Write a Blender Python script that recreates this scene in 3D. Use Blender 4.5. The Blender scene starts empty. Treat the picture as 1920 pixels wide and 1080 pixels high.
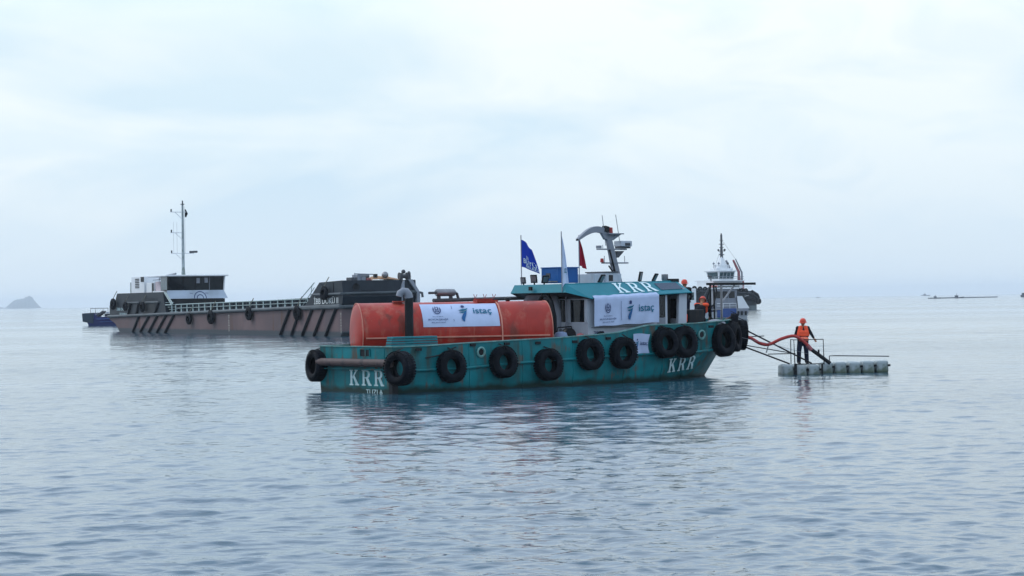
import bpy, bmesh, math, random
import numpy as np
from mathutils import Matrix, Vector
from mathutils.geometry import tessellate_polygon
rnd = random.Random(7)
rad = math.radians
sc = bpy.context.scene
COL = sc.collection

# ------------------------------------------------------------ camera
cam = bpy.data.objects.new('camera', bpy.data.cameras.new('camera'))
COL.objects.link(cam); sc.camera = cam
cam.data.lens = 75.0; cam.data.sensor_width = 36
cam.data.clip_start = 0.5; cam.data.clip_end = 40000
PITCH, ROLL = 0.006, 0.0145
fw = Vector((0, math.cos(PITCH), math.sin(PITCH))); r0 = Vector((1, 0, 0)); u0 = r0.cross(fw)
rv = r0*math.cos(ROLL) - u0*math.sin(ROLL); uv = r0*math.sin(ROLL) + u0*math.cos(ROLL)
M = Matrix((rv, uv, -fw)).transposed().to_4x4(); M.translation = (0, 0, 3.0)
cam.matrix_world = M

# ------------------------------------------------------------ sky, sun, exposure
SUN_EL, SUN_AZ = rad(42), rad(-68)      # azimuth from +Y (the view direction), negative = to the left
w = bpy.data.worlds.new('World'); sc.world = w; w.use_nodes = True
nt = w.node_tree; nt.nodes.clear(); N = nt.nodes.new; Lk = nt.links.new
sky = N('ShaderNodeTexSky'); sky.sky_type = 'NISHITA'; sky.sun_disc = False
sky.sun_elevation = SUN_EL; sky.sun_rotation = SUN_AZ; sky.dust_density = 4; sky.air_density = 1.2
bg1 = N('ShaderNodeBackground'); bg1.inputs[1].default_value = 0.10; Lk(sky.outputs[0], bg1.inputs[0])
tc = N('ShaderNodeTexCoord'); sep = N('ShaderNodeSeparateXYZ'); Lk(tc.outputs['Generated'], sep.inputs[0])
ramp = N('ShaderNodeValToRGB'); Lk(sep.outputs['Z'], ramp.inputs[0])
cr = ramp.color_ramp; cr.elements[0].position = 0.0; cr.elements[0].color = (.70, .82, .92, 1)
cr.elements[1].position = 1.0; cr.elements[1].color = (1.0, 1.15, 1.34, 1)
for p, c in ((.035, (.75, .87, .96, 1)), (.075, (.85, .95, 1.0, 1)), (.12, (.92, .99, 1.0, 1)), (.2, (1.04, 1.18, 1.35, 1)), (.45, (1.06, 1.23, 1.48, 1))):
    e = cr.elements.new(p); e.color = c
# clouds: direction projected on a flat layer so that they flatten towards the horizon
mp = N('ShaderNodeMapping'); mp.inputs['Scale'].default_value = (1.0, 1.0, 2.6); mp.inputs['Location'].default_value = (.37, .2, .11)
Lk(tc.outputs['Generated'], mp.inputs[0])
n1 = N('ShaderNodeTexNoise'); n1.inputs['Scale'].default_value = 6.5; n1.inputs['Detail'].default_value = 5; n1.inputs['Roughness'].default_value = .45; n1.inputs['Distortion'].default_value = .5
Lk(mp.outputs[0], n1.inputs[0])
r1 = N('ShaderNodeValToRGB'); Lk(n1.outputs[0], r1.inputs[0]); r1.color_ramp.elements[0].position = .42; r1.color_ramp.elements[1].position = .60
n2 = N('ShaderNodeTexNoise'); n2.inputs['Scale'].default_value = 13; n2.inputs['Detail'].default_value = 6; n2.inputs['Roughness'].default_value = .5; n2.inputs['Distortion'].default_value = .8; Lk(mp.outputs[0], n2.inputs[0])
r2 = N('ShaderNodeMapRange'); r2.inputs['From Min'].default_value = .44; r2.inputs['From Max'].default_value = .62; r2.inputs['To Max'].default_value = .42; Lk(n2.outputs[0], r2.inputs[0])
av = N('ShaderNodeMath'); av.operation = 'MAXIMUM'; Lk(r1.outputs[0], av.inputs[0]); Lk(r2.outputs[0], av.inputs[1])
mixc = N('ShaderNodeMix'); mixc.data_type = 'RGBA'; mixc.blend_type = 'MULTIPLY'
mf = N('ShaderNodeMapRange'); mf.inputs['From Min'].default_value = .01; mf.inputs['From Max'].default_value = .06; Lk(sep.outputs['Z'], mf.inputs[0])
mm = N('ShaderNodeMath'); mm.operation = 'MULTIPLY'; Lk(av.outputs[0], mm.inputs[0]); Lk(mf.outputs[0], mm.inputs[1])
Lk(mm.outputs[0], mixc.inputs[0]); Lk(ramp.outputs[0], mixc.inputs[6]); mixc.inputs[7].default_value = (.77, .87, .955, 1)
bg2 = N('ShaderNodeBackground'); bg2.inputs[1].default_value = 1.0; Lk(mixc.outputs[2], bg2.inputs[0])
ms = N('ShaderNodeMixShader'); ms.inputs[0].default_value = .93; Lk(bg1.outputs[0], ms.inputs[1]); Lk(bg2.outputs[0], ms.inputs[2])
ow = N('ShaderNodeOutputWorld'); Lk(ms.outputs[0], ow.inputs[0])
sun = bpy.data.objects.new('sun', bpy.data.lights.new('sun', 'SUN')); COL.objects.link(sun)
sun.data.energy = 1.1; sun.data.angle = rad(14); sun.data.color = (1, .97, .92)
sd = Vector((math.sin(SUN_AZ)*math.cos(SUN_EL), math.cos(SUN_AZ)*math.cos(SUN_EL), math.sin(SUN_EL)))
sun.rotation_euler = sd.to_track_quat('Z', 'Y').to_euler()
sc.view_settings.view_transform = 'Standard'; sc.view_settings.look = 'None'
sc.view_settings.gamma = 1; sc.view_settings.use_curve_mapping = False; sc.view_settings.exposure = 0.12
sc.cycles.volume_bounces = 1; sc.cycles.max_bounces = 6; sc.cycles.transparent_max_bounces = 8

# ------------------------------------------------------------ materials
def mat(name, col, rough=.5, metal=0., var=.12, vscale=3., bump=0., bscale=20., stain=None, samt=.0, sscale=2., ior=1.45, spec=.2, wet=None, streak=1., stain2=None):
    m = bpy.data.materials.new(name); m.use_nodes = True; t = m.node_tree; b = t.nodes['Principled BSDF']; n = t.nodes.new; l = t.links.new
    b.inputs['Roughness'].default_value = rough; b.inputs['Metallic'].default_value = metal; b.inputs['Specular IOR Level'].default_value = spec
    c = n('ShaderNodeTexCoord'); last = None
    mx = n('ShaderNodeMix'); mx.data_type = 'RGBA'; ns = n('ShaderNodeTexNoise'); ns.inputs['Scale'].default_value = vscale; ns.inputs['Detail'].default_value = 6
    l(c.outputs['Object'], ns.inputs[0])
    mr = n('ShaderNodeMapRange'); mr.inputs['From Min'].default_value = .3; mr.inputs['From Max'].default_value = .7; l(ns.outputs[0], mr.inputs[0])
    l(mr.outputs[0], mx.inputs[0]); mx.inputs[6].default_value = tuple(x*(1-var) for x in col)+(1,); mx.inputs[7].default_value = tuple(min(1, x*(1+var)) for x in col)+(1,)
    last = mx.outputs[2]
    if stain:
        mpn = n('ShaderNodeMapping'); mpn.inputs['Scale'].default_value = (1, 1, 1/ (1+5*streak)) ; l(c.outputs['Object'], mpn.inputs[0])
        s2 = n('ShaderNodeTexNoise'); s2.inputs['Scale'].default_value = sscale; s2.inputs['Detail'].default_value = 8; s2.inputs['Roughness'].default_value = .65; l(mpn.outputs[0], s2.inputs[0])
        m2 = n('ShaderNodeMapRange'); m2.inputs['From Min'].default_value = .64-samt*.3; m2.inputs['From Max'].default_value = .74-samt*.2; l(s2.outputs[0], m2.inputs[0])
        mul = n('ShaderNodeMath'); mul.operation = 'MULTIPLY'; mul.inputs[1].default_value = min(1, .35+samt); l(m2.outputs[0], mul.inputs[0])
        x2 = n('ShaderNodeMix'); x2.data_type = 'RGBA'; l(mul.outputs[0], x2.inputs[0]); l(last, x2.inputs[6]); x2.inputs[7].default_value = tuple(stain)+(1,); last = x2.outputs[2]
    if stain2:   # narrow rust runs
        mq = n('ShaderNodeMapping'); mq.inputs['Scale'].default_value = (1, 1, .07); l(c.outputs['Object'], mq.inputs[0])
        q2 = n('ShaderNodeTexNoise'); q2.inputs['Scale'].default_value = stain2[1]; q2.inputs['Detail'].default_value = 5; q2.inputs['Roughness'].default_value = .6; l(mq.outputs[0], q2.inputs[0])
        q3 = n('ShaderNodeTexNoise'); q3.inputs['Scale'].default_value = stain2[1]*.25; l(c.outputs['Object'], q3.inputs[0])
        q4 = n('ShaderNodeMath'); q4.operation = 'MULTIPLY'; l(q2.outputs[0], q4.inputs[0]); l(q3.outputs[0], q4.inputs[1])
        q5 = n('ShaderNodeMapRange'); q5.inputs['From Min'].default_value = .31; q5.inputs['From Max'].default_value = .40; q5.inputs['To Max'].default_value = .75; l(q4.outputs[0], q5.inputs[0])
        q6 = n('ShaderNodeMix'); q6.data_type = 'RGBA'; l(q5.outputs[0], q6.inputs[0]); l(last, q6.inputs[6]); q6.inputs[7].default_value = tuple(stain2[0])+(1,); last = q6.outputs[2]
    if wet:   # growth and grime band at the waterline: (height, colour)
        sp = n('ShaderNodeSeparateXYZ'); l(c.outputs['Object'], sp.inputs[0])
        nn = n('ShaderNodeTexNoise'); nn.inputs['Scale'].default_value = 2.2; nn.inputs['Detail'].default_value = 7; l(c.outputs['Object'], nn.inputs[0])
        ad = n('ShaderNodeMath'); ad.operation = 'MULTIPLY_ADD'; ad.inputs[1].default_value = -.35; l(nn.outputs[0], ad.inputs[0]); l(sp.outputs['Z'], ad.inputs[2])
        m3 = n('ShaderNodeMapRange'); m3.inputs['From Min'].default_value = wet[0]-.26; m3.inputs['From Max'].default_value = wet[0]-.10
        m3.inputs['To Min'].default_value = 1; m3.inputs['To Max'].default_value = 0; l(ad.outputs[0], m3.inputs[0])
        x3 = n('ShaderNodeMix'); x3.data_type = 'RGBA'; l(m3.outputs[0], x3.inputs[0]); l(last, x3.inputs[6]); x3.inputs[7].default_value = tuple(wet[1])+(1,); last = x3.outputs[2]
    l(last, b.inputs['Base Color'])
    if bump:
        bp = n('ShaderNodeBump'); bp.inputs['Strength'].default_value = bump; bp.inputs['Distance'].default_value = .02
        n3 = n('ShaderNodeTexNoise'); n3.inputs['Scale'].default_value = bscale; n3.inputs['Detail'].default_value = 4; l(c.outputs['Object'], n3.inputs[0]); l(n3.outputs[0], bp.inputs['Height']); l(bp.outputs[0], b.inputs['Normal'])
    return m
RUST = (.16, .055, .025)
MT = dict(
    teal=mat('teal_hull_paint', (.002, .135, .155), .5, spec=.22, var=.28, vscale=1.1, bump=1.0, bscale=1.3, stain=(.03, .045, .036), samt=.42, sscale=2.6, stain2=((.10, .045, .022), 5.0), wet=(.17, (.010, .030, .026))),
    teal_l=mat('teal_roof_paint', (.006, .17, .22), .5, spec=.3, var=.12, vscale=1.5, stain=(.02, .12, .13), samt=.2, bump=.2, bscale=3),
    teal_cap=mat('worn_teal_edge', (.12, .26, .25), .6, var=.3, vscale=6, stain=RUST, samt=.3, streak=0),
    deck=mat('deck_grey', (.05, .06, .06), .8, var=.3, stain=RUST, samt=.3),
    white=mat('white_gelcoat', (.40, .44, .50), .4, var=.06, stain=(.25, .22, .19), samt=.15),
    grey=mat('grey_paint', (.20, .22, .26), .5, var=.1, stain=(.15, .13, .12), samt=.2),
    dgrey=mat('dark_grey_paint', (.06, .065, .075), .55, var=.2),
    black=mat('black_steel', (.007, .009, .012), .5, var=.3, stain=(.05, .03, .02), samt=.2),
    rubber=mat('worn_rubber', (.003, .005, .009), .62, var=.6, vscale=2.2, bump=.6, bscale=30, stain=(.026, .025, .028), samt=.3, streak=0, spec=.08),
    glass=mat('dark_glass', (.004, .007, .011), .08, var=.3, vscale=1.5, spec=.35),
    glass2=mat('tinted_glass', (.02, .05, .06), .08, var=.3, vscale=1.5, spec=.8),
    orange=mat('tank_orange_paint', (.31, .020, .011), .45, spec=.3, var=.30, vscale=.9, bump=.35, bscale=2.2, stain=(.34, .11, .07), samt=.36, sscale=1.8, streak=.4, stain2=((.13, .03, .02), 4.0)),
    tankrim=mat('faded_weld_seam', (.50, .20, .15), .55, var=.2),
    cloth=mat('white_banner_cloth', (.40, .48, .66), .8, var=.05, bump=.9, bscale=2.2),
    navy=mat('navy_print', (.03, .05, .14), .7, var=.05),
    tealp=mat('teal_print', (.01, .12, .20), .7, var=.1), bluep=mat('blue_print', (.02, .10, .26), .7, var=.1),
    sign=mat('pale_lettering_paint', (.42, .56, .58), .6, var=.15, vscale=8, stain=(.05, .2, .2), samt=.3, streak=0),
    sign_l=mat('white_lettering_paint', (.62, .76, .80), .6, var=.08, vscale=8),
    blue=mat('blue_painted_box', (.012, .085, .27), .45, var=.12),
    blueflag=mat('blue_flag_cloth', (.008, .04, .36), .8, var=.1), redflag=mat('red_flag_cloth', (.30, .01, .03), .8, var=.15), whiteflag=mat('white_flag_cloth', (.55, .66, .84), .8, var=.05),
    brownpipe=mat('rusty_fender_pipe', (.085, .06, .058), .6, var=.3, vscale=2, stain=(.03, .025, .03), samt=.5, streak=0),
    steel=mat('galvanised_steel', (.22, .23, .25), .4, .6, var=.2),
    bslate=mat('barge_slate_paint', (.010, .017, .026), .5, var=.2, vscale=.25, stain=(.006, .010, .016), samt=.4, sscale=.5, bump=.3, bscale=.6),
    bhull=mat('barge_bottom_paint', (.13, .088, .090), .6, var=.25, vscale=.2, stain=(.10, .078, .085), samt=.6, sscale=.35, bump=.3, bscale=.6, stain2=((.10, .05, .035), .9), wet=(.45, (.05, .06, .07)), streak=.1),
    bstrip=mat('barge_fender_strip', (.007, .010, .015), .6, var=.2, vscale=1), brail=mat('barge_rail_paint', (.30, .38, .38), .5, var=.1),
    rubrail=mat('barge_rub_rail', (.07, .085, .095), .5, var=.25, vscale=.6),
    bwhite=mat('ship_white_paint', (.68, .71, .74), .4, var=.05, vscale=.8), tarp=mat('ochre_tarpaulin', (.30, .17, .09), .8, var=.3, vscale=1, bump=.6, bscale=2),
    boxred=mat('maroon_paint', (.10, .012, .02), .5), tugblk=mat('tug_black_hull', (.014, .02, .027), .5, var=.2, vscale=.5), tuggrn=mat('tug_bottom_paint', (.10, .13, .14), .6, var=.15, vscale=.4),
    tugblue=mat('blue_bulwark', (.03, .07, .22), .5, var=.15), navyhull=mat('navy_hull_paint', (.01, .016, .09), .4, var=.15),
    pink=mat('faded_red_paint', (.28, .09, .10), .5, var=.2),
    float=mat('pale_plastic_float', (.30, .35, .37), .55, var=.12, vscale=1.5, stain=(.10, .13, .10), samt=.5, streak=0, wet=(.02, (.09, .12, .09))),
    hose=mat('red_suction_hose', (.36, .045, .04), .5, var=.15, vscale=6), hosed=mat('brown_hose', (.13, .07, .06), .6, var=.2, vscale=4),
    rope=mat('old_rope', (.16, .16, .13), .9, var=.3, vscale=8), skin=mat('skin', (.32, .15, .09), .55, var=.1, vscale=8),
    dcloth=mat('dark_work_cloth', (.006, .008, .013), .85, var=.3, vscale=5, bump=.4, bscale=12), ncloth=mat('navy_trousers', (.01, .015, .035), .85, var=.3, vscale=5, bump=.4, bscale=12),
    vest=mat('orange_life_jacket', (.85, .10, .04), .6, var=.15, vscale=6, bump=.5, bscale=8), vest3=mat('faded_orange_panel', (.85, .20, .12), .6, var=.2, vscale=9, bump=.5, bscale=8), vest2=mat('pale_reflective_band', (.75, .45, .38), .5, var=.1), helmet=mat('red_safety_helmet', (.55, .07, .045), .35, var=.1),
    boot=mat('black_boots', (.012, .012, .013), .6), teal_beam=mat('teal_steel_section', (.02, .16, .19), .45, var=.15), redlamp=mat('red_lamp_cover', (.30, .04, .04), .3),
    island=mat('island_scrub', (.07, .09, .085), .9, var=.3, vscale=.02), farship=mat('distant_ship_paint', (.05, .06, .08), .7, var=.2, vscale=.1), boom=mat('dark_boom', (.07, .09, .11), .7),
    draft=mat('draft_marks', (.45, .45, .40), .7),
)

# ------------------------------------------------------------ mesh helpers
class MB:
    def __init__(s): s.v = []; s.f = []
    def add(s, vs, fs):
        o = len(s.v); s.v += [tuple(x) for x in vs]; s.f += [tuple(i+o for i in f) for f in fs]; return s
    def box(s, x0, x1, y0, y1, z0, z1, R=None):
        vs = [(x, y, z) for x in (x0, x1) for y in (y0, y1) for z in (z0, z1)]
        if R is not None:
            c = Vector(((x0+x1)/2, (y0+y1)/2, (z0+z1)/2)); vs = [c + R @ (Vector(v)-c) for v in vs]
        return s.add(vs, [(0, 1, 3, 2), (4, 6, 7, 5), (0, 4, 5, 1), (2, 3, 7, 6), (0, 2, 6, 4), (1, 5, 7, 3)])
    def hexa(s, lo, hi):      # 4 lower corners, 4 upper corners
        return s.add(list(lo)+list(hi), [(0, 3, 2, 1), (4, 5, 6, 7), (0, 1, 5, 4), (1, 2, 6, 5), (2, 3, 7, 6), (3, 0, 4, 7)])
    def prism(s, poly, a, b):  # poly: list of 3D points, extruded by vector from a to b
        a = Vector(a); b = Vector(b); n = len(poly)
        vs = [Vector(p)+a for p in poly]+[Vector(p)+b for p in poly]
        return s.add(vs, [tuple(range(n))[::-1], tuple(range(n, 2*n))]+[(i, (i+1) % n, n+(i+1) % n, n+i) for i in range(n)])
    def tube(s, pts, r, n=8, cap=True):
        pts = [Vector(p) for p in pts]; rs = r if isinstance(r, (list, tuple)) else [r]*len(pts)
        o = len(s.v); up = None
        for i, p in enumerate(pts):
            d = (pts[min(i+1, len(pts)-1)]-pts[max(i-1, 0)]).normalized()
            if up is None: up = d.orthogonal().normalized()
            up = (up - d*up.dot(d))
            up = up.normalized() if up.length > 1e-6 else d.orthogonal().normalized()
            q = d.cross(up)
            for k in range(n):
                a = 2*math.pi*k/n; s.v.append(tuple(p+(up*math.cos(a)+q*math.sin(a))*rs[i]))
        for i in range(len(pts)-1):
            for k in range(n): s.f.append((o+i*n+k, o+i*n+(k+1) % n, o+(i+1)*n+(k+1) % n, o+(i+1)*n+k))
        if cap: s.f.append(tuple(o+k for k in range(n))[::-1]); s.f.append(tuple(o+(len(pts)-1)*n+k for k in range(n)))
        return s
    def lathe(s, prof, c, ax, n=24, closed=False):   # prof: (radius, height) along axis
        ax = Vector(ax).normalized(); a = ax.orthogonal().normalized(); b = ax.cross(a); c = Vector(c); o = len(s.v)
        for (r, h) in prof:
            for k in range(n): t = 2*math.pi*k/n; s.v.append(tuple(c+ax*h+(a*math.cos(t)+b*math.sin(t))*max(r, 1e-4)))
        m = len(prof)
        for i in range(m if closed else m-1):
            j = (i+1) % m
            for k in range(n): s.f.append((o+i*n+k, o+i*n+(k+1) % n, o+j*n+(k+1) % n, o+j*n+k))
        return s
    def ball(s, c, r, n=12, sq=(1, 1, 1)):
        o = len(s.v); m = n//2
        for i in range(m+1):
            p = math.pi*i/m
            for k in range(n):
                t = 2*math.pi*k/n; s.v.append((c[0]+r*sq[0]*max(math.sin(p), 1e-3)*math.cos(t), c[1]+r*sq[1]*max(math.sin(p), 1e-3)*math.sin(t), c[2]+r*sq[2]*math.cos(p)))
        for i in range(m):
            for k in range(n): s.f.append((o+i*n+k, o+i*n+(k+1) % n, o+(i+1)*n+(k+1) % n, o+(i+1)*n+k))
        return s
    def cap(s, a, b, ra, rb, n=12):   # capsule with two radii
        a = Vector(a); b = Vector(b); d = (b-a); L = d.length; d = d/L
        prof = [(ra*math.sin(t), -ra*math.cos(t)) for t in [math.pi/2*k/4 for k in range(5)]]+[(rb*math.cos(t), L+rb*math.sin(t)) for t in [math.pi/2*k/4 for k in range(5)]]
        return s.lathe(prof, a, d, n)
    def grid(s, rows):
        o = len(s.v); n = len(rows[0])
        for r in rows: s.v += [tuple(p) for p in r]
        for i in range(len(rows)-1):
            for k in range(n-1): s.f.append((o+i*n+k, o+i*n+k+1, o+(i+1)*n+k+1, o+(i+1)*n+k))
        return s
def obj(name, mb, m, parent=None, M=None, smooth=None, bevel=0, recalc=True):
    me = bpy.data.meshes.new(name); me.from_pydata(mb.v, [], mb.f); me.validate()
    if recalc:
        bm = bmesh.new(); bm.from_mesh(me); bmesh.ops.recalc_face_normals(bm, faces=bm.faces); bm.to_mesh(me); bm.free()
    me.materials.append(MT[m] if isinstance(m, str) else m)
    if smooth:
        me.shade_smooth(); me.set_sharp_from_angle(angle=rad(smooth))
    o = bpy.data.objects.new(name, me); COL.objects.link(o)
    if parent: o.parent = parent
    if M is not None: o.matrix_world = M
    if bevel:
        b = o.modifiers.new('bevel', 'BEVEL'); b.width = bevel; b.segments = 2; b.limit_method = 'ANGLE'; b.angle_limit = rad(40)
    return o
def tag(o, label, cat, group=None, kind=None):
    if label: o['label'] = label
    if cat: o['category'] = cat
    if group: o['group'] = group
    if kind: o['kind'] = kind
    return o
def thing(name, label, cat, M, group=None):
    o = bpy.data.objects.new(name, None); COL.objects.link(o); o.empty_display_size = .3; o.matrix_world = M
    return tag(o, label, cat, group)
def copy_tree(o, parent=None):
    c = o.copy(); COL.objects.link(c); c.parent = parent
    for ch in o.children: copy_tree(ch, c)
    return c
def frame(x, y, th, z=0): return Matrix.Translation((x, y, z)) @ Matrix.Rotation(th, 4, 'Z')
def at(F, x, y, z, rz=0): return F @ Matrix.Translation((x, y, z)) @ Matrix.Rotation(rz, 4, 'Z')

# flat shapes
def tess(conts):
    fl = [p for c in conts for p in c]
    return fl, [tuple(t) for t in tessellate_polygon([[Vector((x, y, 0)) for x, y in c] for c in conts])]
_tc = {}
def text2(s, x0, y0, wd, ht, bold=.010):     # lettering fitted into a box
    if s not in _tc:
        cu = bpy.data.curves.new('t', 'FONT'); cu.body = s; cu.size = 1; cu.offset = bold; ob = bpy.data.objects.new('t', cu)
        me = ob.to_mesh(); _tc[s] = ([(v.co.x, v.co.y) for v in me.vertices], [tuple(p.vertices) for p in me.polygons])
        ob.to_mesh_clear(); bpy.data.objects.remove(ob); bpy.data.curves.remove(cu)
    vs, fs = _tc[s]; xs = [v[0] for v in vs]; ys = [v[1] for v in vs]
    sx = wd/(max(xs)-min(xs)); sy = ht/(max(ys)-min(ys))
    return [(x0+(a-min(xs))*sx, y0+(b-min(ys))*sy) for a, b in vs], fs
def disc2(cx, cy, rx, ry, n=20, a0=0, a1=360):
    return tess([[(cx+rx*math.cos(rad(a0+(a1-a0)*k/n)), cy+ry*math.sin(rad(a0+(a1-a0)*k/n))) for k in range(n)]])
def arc2(cx, cy, rx, ry, t, a0, a1, n=24):
    vs = []; fs = []
    for k in range(n+1):
        a = rad(a0+(a1-a0)*k/n); c, s_ = math.cos(a), math.sin(a); vs += [(cx+rx*c, cy+ry*s_), (cx+(rx-t)*c, cy+(ry-t)*s_)]
    for k in range(n): fs.append((2*k, 2*k+1, 2*k+3, 2*k+2))
    return vs, fs
def xf(sh, x0, y0, sx, sy): return [(x0+a*sx, y0+b*sy) for a, b in sh[0]], sh[1]
K_ = [[(0, 0), (.36, 0), (.36, .07), (.27, .1), (.27, .42), (.34, .5), (.56, .12), (.5, .07), (.5, 0), (.88, 0), (.88, .07), (.8, .1), (.47, .62), (.66, .88), (.78, .93), (.78, 1), (.48, 1), (.48, .93), (.54, .88), (.27, .53), (.27, .9), (.36, .93), (.36, 1), (0, 1), (0, .93), (.09, .9), (.09, .1), (0, .07)]]
R_ = [[(0, 0), (.36, 0), (.36, .07), (.27, .1), (.27, .46), (.38, .46), (.62, 0), (.9, 0), (.9, .07), (.82, .1), (.6, .49), (.72, .58), (.76, .73), (.72, .88), (.6, .97), (.45, 1), (0, 1), (0, .93), (.09, .9), (.09, .1), (0, .07)], [(.27, .54), (.27, .91), (.42, .91), (.53, .86), (.57, .73), (.53, .59), (.42, .54)]]
def dec(shapes, fn, sub=0):
    mb = MB()
    if sub:
        out = []
        for vs, fs in shapes:
            vs = list(vs)
            for _ in range(sub):
                nf = []
                for a, b, c in fs:
                    m = []
                    for p, q in ((a, b), (b, c), (c, a)): m.append(len(vs)); vs.append(((vs[p][0]+vs[q][0])/2, (vs[p][1]+vs[q][1])/2))
                    nf += [(a, m[0], m[2]), (m[0], b, m[1]), (m[2], m[1], c), tuple(m)]
                fs = nf
            out.append((vs, fs))
        shapes = out
    for sh in shapes: mb.add([fn(a, b) for a, b in sh[0]], sh[1])
    return mb
def krr(name, m, parent, fn, gap=1.13):
    for i, L in enumerate((K_, R_, R_)):
        obj(name, dec([xf(tess(L), i*gap, 0, 1, 1)], fn, 2), m, parent, recalc=False)
def emblem(cx, cy, h):   # city crest: ring of hills, dome and minarets
    s = h/2; o = [arc2(cx, cy-.05*s, .62*s, .85*s, .13*s, 150, 390, 30), arc2(cx, cy+.25*s, .30*s, .34*s, .10*s, 0, 360, 18), arc2(cx, cy-.25*s, .36*s, .3*s, .1*s, 180, 360, 14)]
    for dx in (-.48, -.18, .18, .48): o.append(tess([[(cx+(dx-.05)*s, cy-.1*s), (cx+(dx+.05)*s, cy-.1*s), (cx+(dx+.03)*s, cy+(.85-abs(dx)*.5)*s), (cx+(dx-.03)*s, cy+(.85-abs(dx)*.5)*s)]]))
    for dy in (-.5, -.3, -.12): o.append(tess([[(cx-.34*s, cy+dy*s), (cx+.34*s, cy+dy*s), (cx+.34*s, cy+(dy+.07)*s), (cx-.34*s, cy+(dy+.07)*s)]]))
    return o
def figure(cx, cy, h):   # head, arms and swoosh of the waste company's mark
    s = h
    head = [disc2(cx+.02*s, cy+.40*s, .085*s, .095*s)]
    arms = [tess([[(cx-.24*s, cy+.13*s), (cx-.05*s, cy+.20*s), (cx+.12*s, cy+.22*s), (cx+.26*s, cy+.28*s), (cx+.17*s, cy+.15*s), (cx+.02*s, cy+.09*s), (cx-.12*s, cy+.09*s)]]),
            tess([[(cx-.22*s, cy+.02*s), (cx-.02*s, cy+.04*s), (cx+.20*s, cy+.12*s), (cx+.05*s, cy-.03*s), (cx-.10*s, cy-.04*s)]])]
    body = [tess([[(cx+.17*s, cy+.08*s), (cx+.12*s, cy-.12*s), (cx+.06*s, cy-.3*s), (cx+.0*s, cy-.5*s), (cx-.1*s, cy-.44*s), (cx-.13*s, cy-.32*s), (cx-.09*s, cy-.2*s), (cx+.02*s, cy-.04*s)]])]
    return head, arms, body
def banner_art(parent, fn, W, H, small=False):
    if not small:
        obj('crest', dec(emblem(.20*W, .66*H, .44*H), fn), 'navy', parent, recalc=False)
        for wd_ in (('\u0130STANBUL', .13*W, .345*H, .14*W, .04*H), ('B\u00dcY\u00dcK\u015eEH\u0130R', .07*W, .21*H, .26*W, .09*H), ('BELED\u0130YES\u0130', .11*W, .13*H, .18*W, .045*H)):
            obj('lettering', dec([text2(*wd_)], fn), 'navy', parent, recalc=False)
        obj('divider', dec([tess([[(.40*W, .18*H), (.405*W, .18*H), (.405*W, .86*H), (.40*W, .86*H)]])], fn), 'navy', parent, recalc=False)
        h, a, b = figure(.54*W, .52*H, .70*H)
        tx = text2('ista\u00e7', .67*W, .40*H, .24*W, .30*H)
    else:
        h, a, b = figure(.20*W, .55*H, .5*H); tx = text2('ista\u00e7', .42*W, .44*H, .46*W, .22*H)
    obj('figure_mark_head', dec(h, fn), 'navy', parent, recalc=False); obj('figure_mark_arms', dec(a, fn), 'tealp', parent, recalc=False)
    obj('figure_mark_body', dec(b, fn), 'bluep', parent, recalc=False); obj('company_name', dec([tx], fn), 'navy' if small else 'tealp', parent, recalc=False)

def loft(secs, cl):
    """hull skin: secs = list of (x, [(half width, z) from top to bottom]); both sides joined under the keel, transom closed"""
    rows = []
    for x, pr in secs:
        rows.append([(x, cl-h, z) for h, z in pr]+[(x, cl+h, z) for h, z in reversed(pr)])
    mb = MB().grid(rows); n = len(rows[0]); mb.f.append(tuple(range(n)))
    return mb
def strip(pts_a, pts_b):   # surface between two polylines
    return MB().grid([pts_a, pts_b])
def side_line(secs, cl, idx, sgn, off=0, dz=0): return [(x, cl+sgn*(pr[idx][0]+off), pr[idx][1]+dz) for x, pr in secs]

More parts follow.
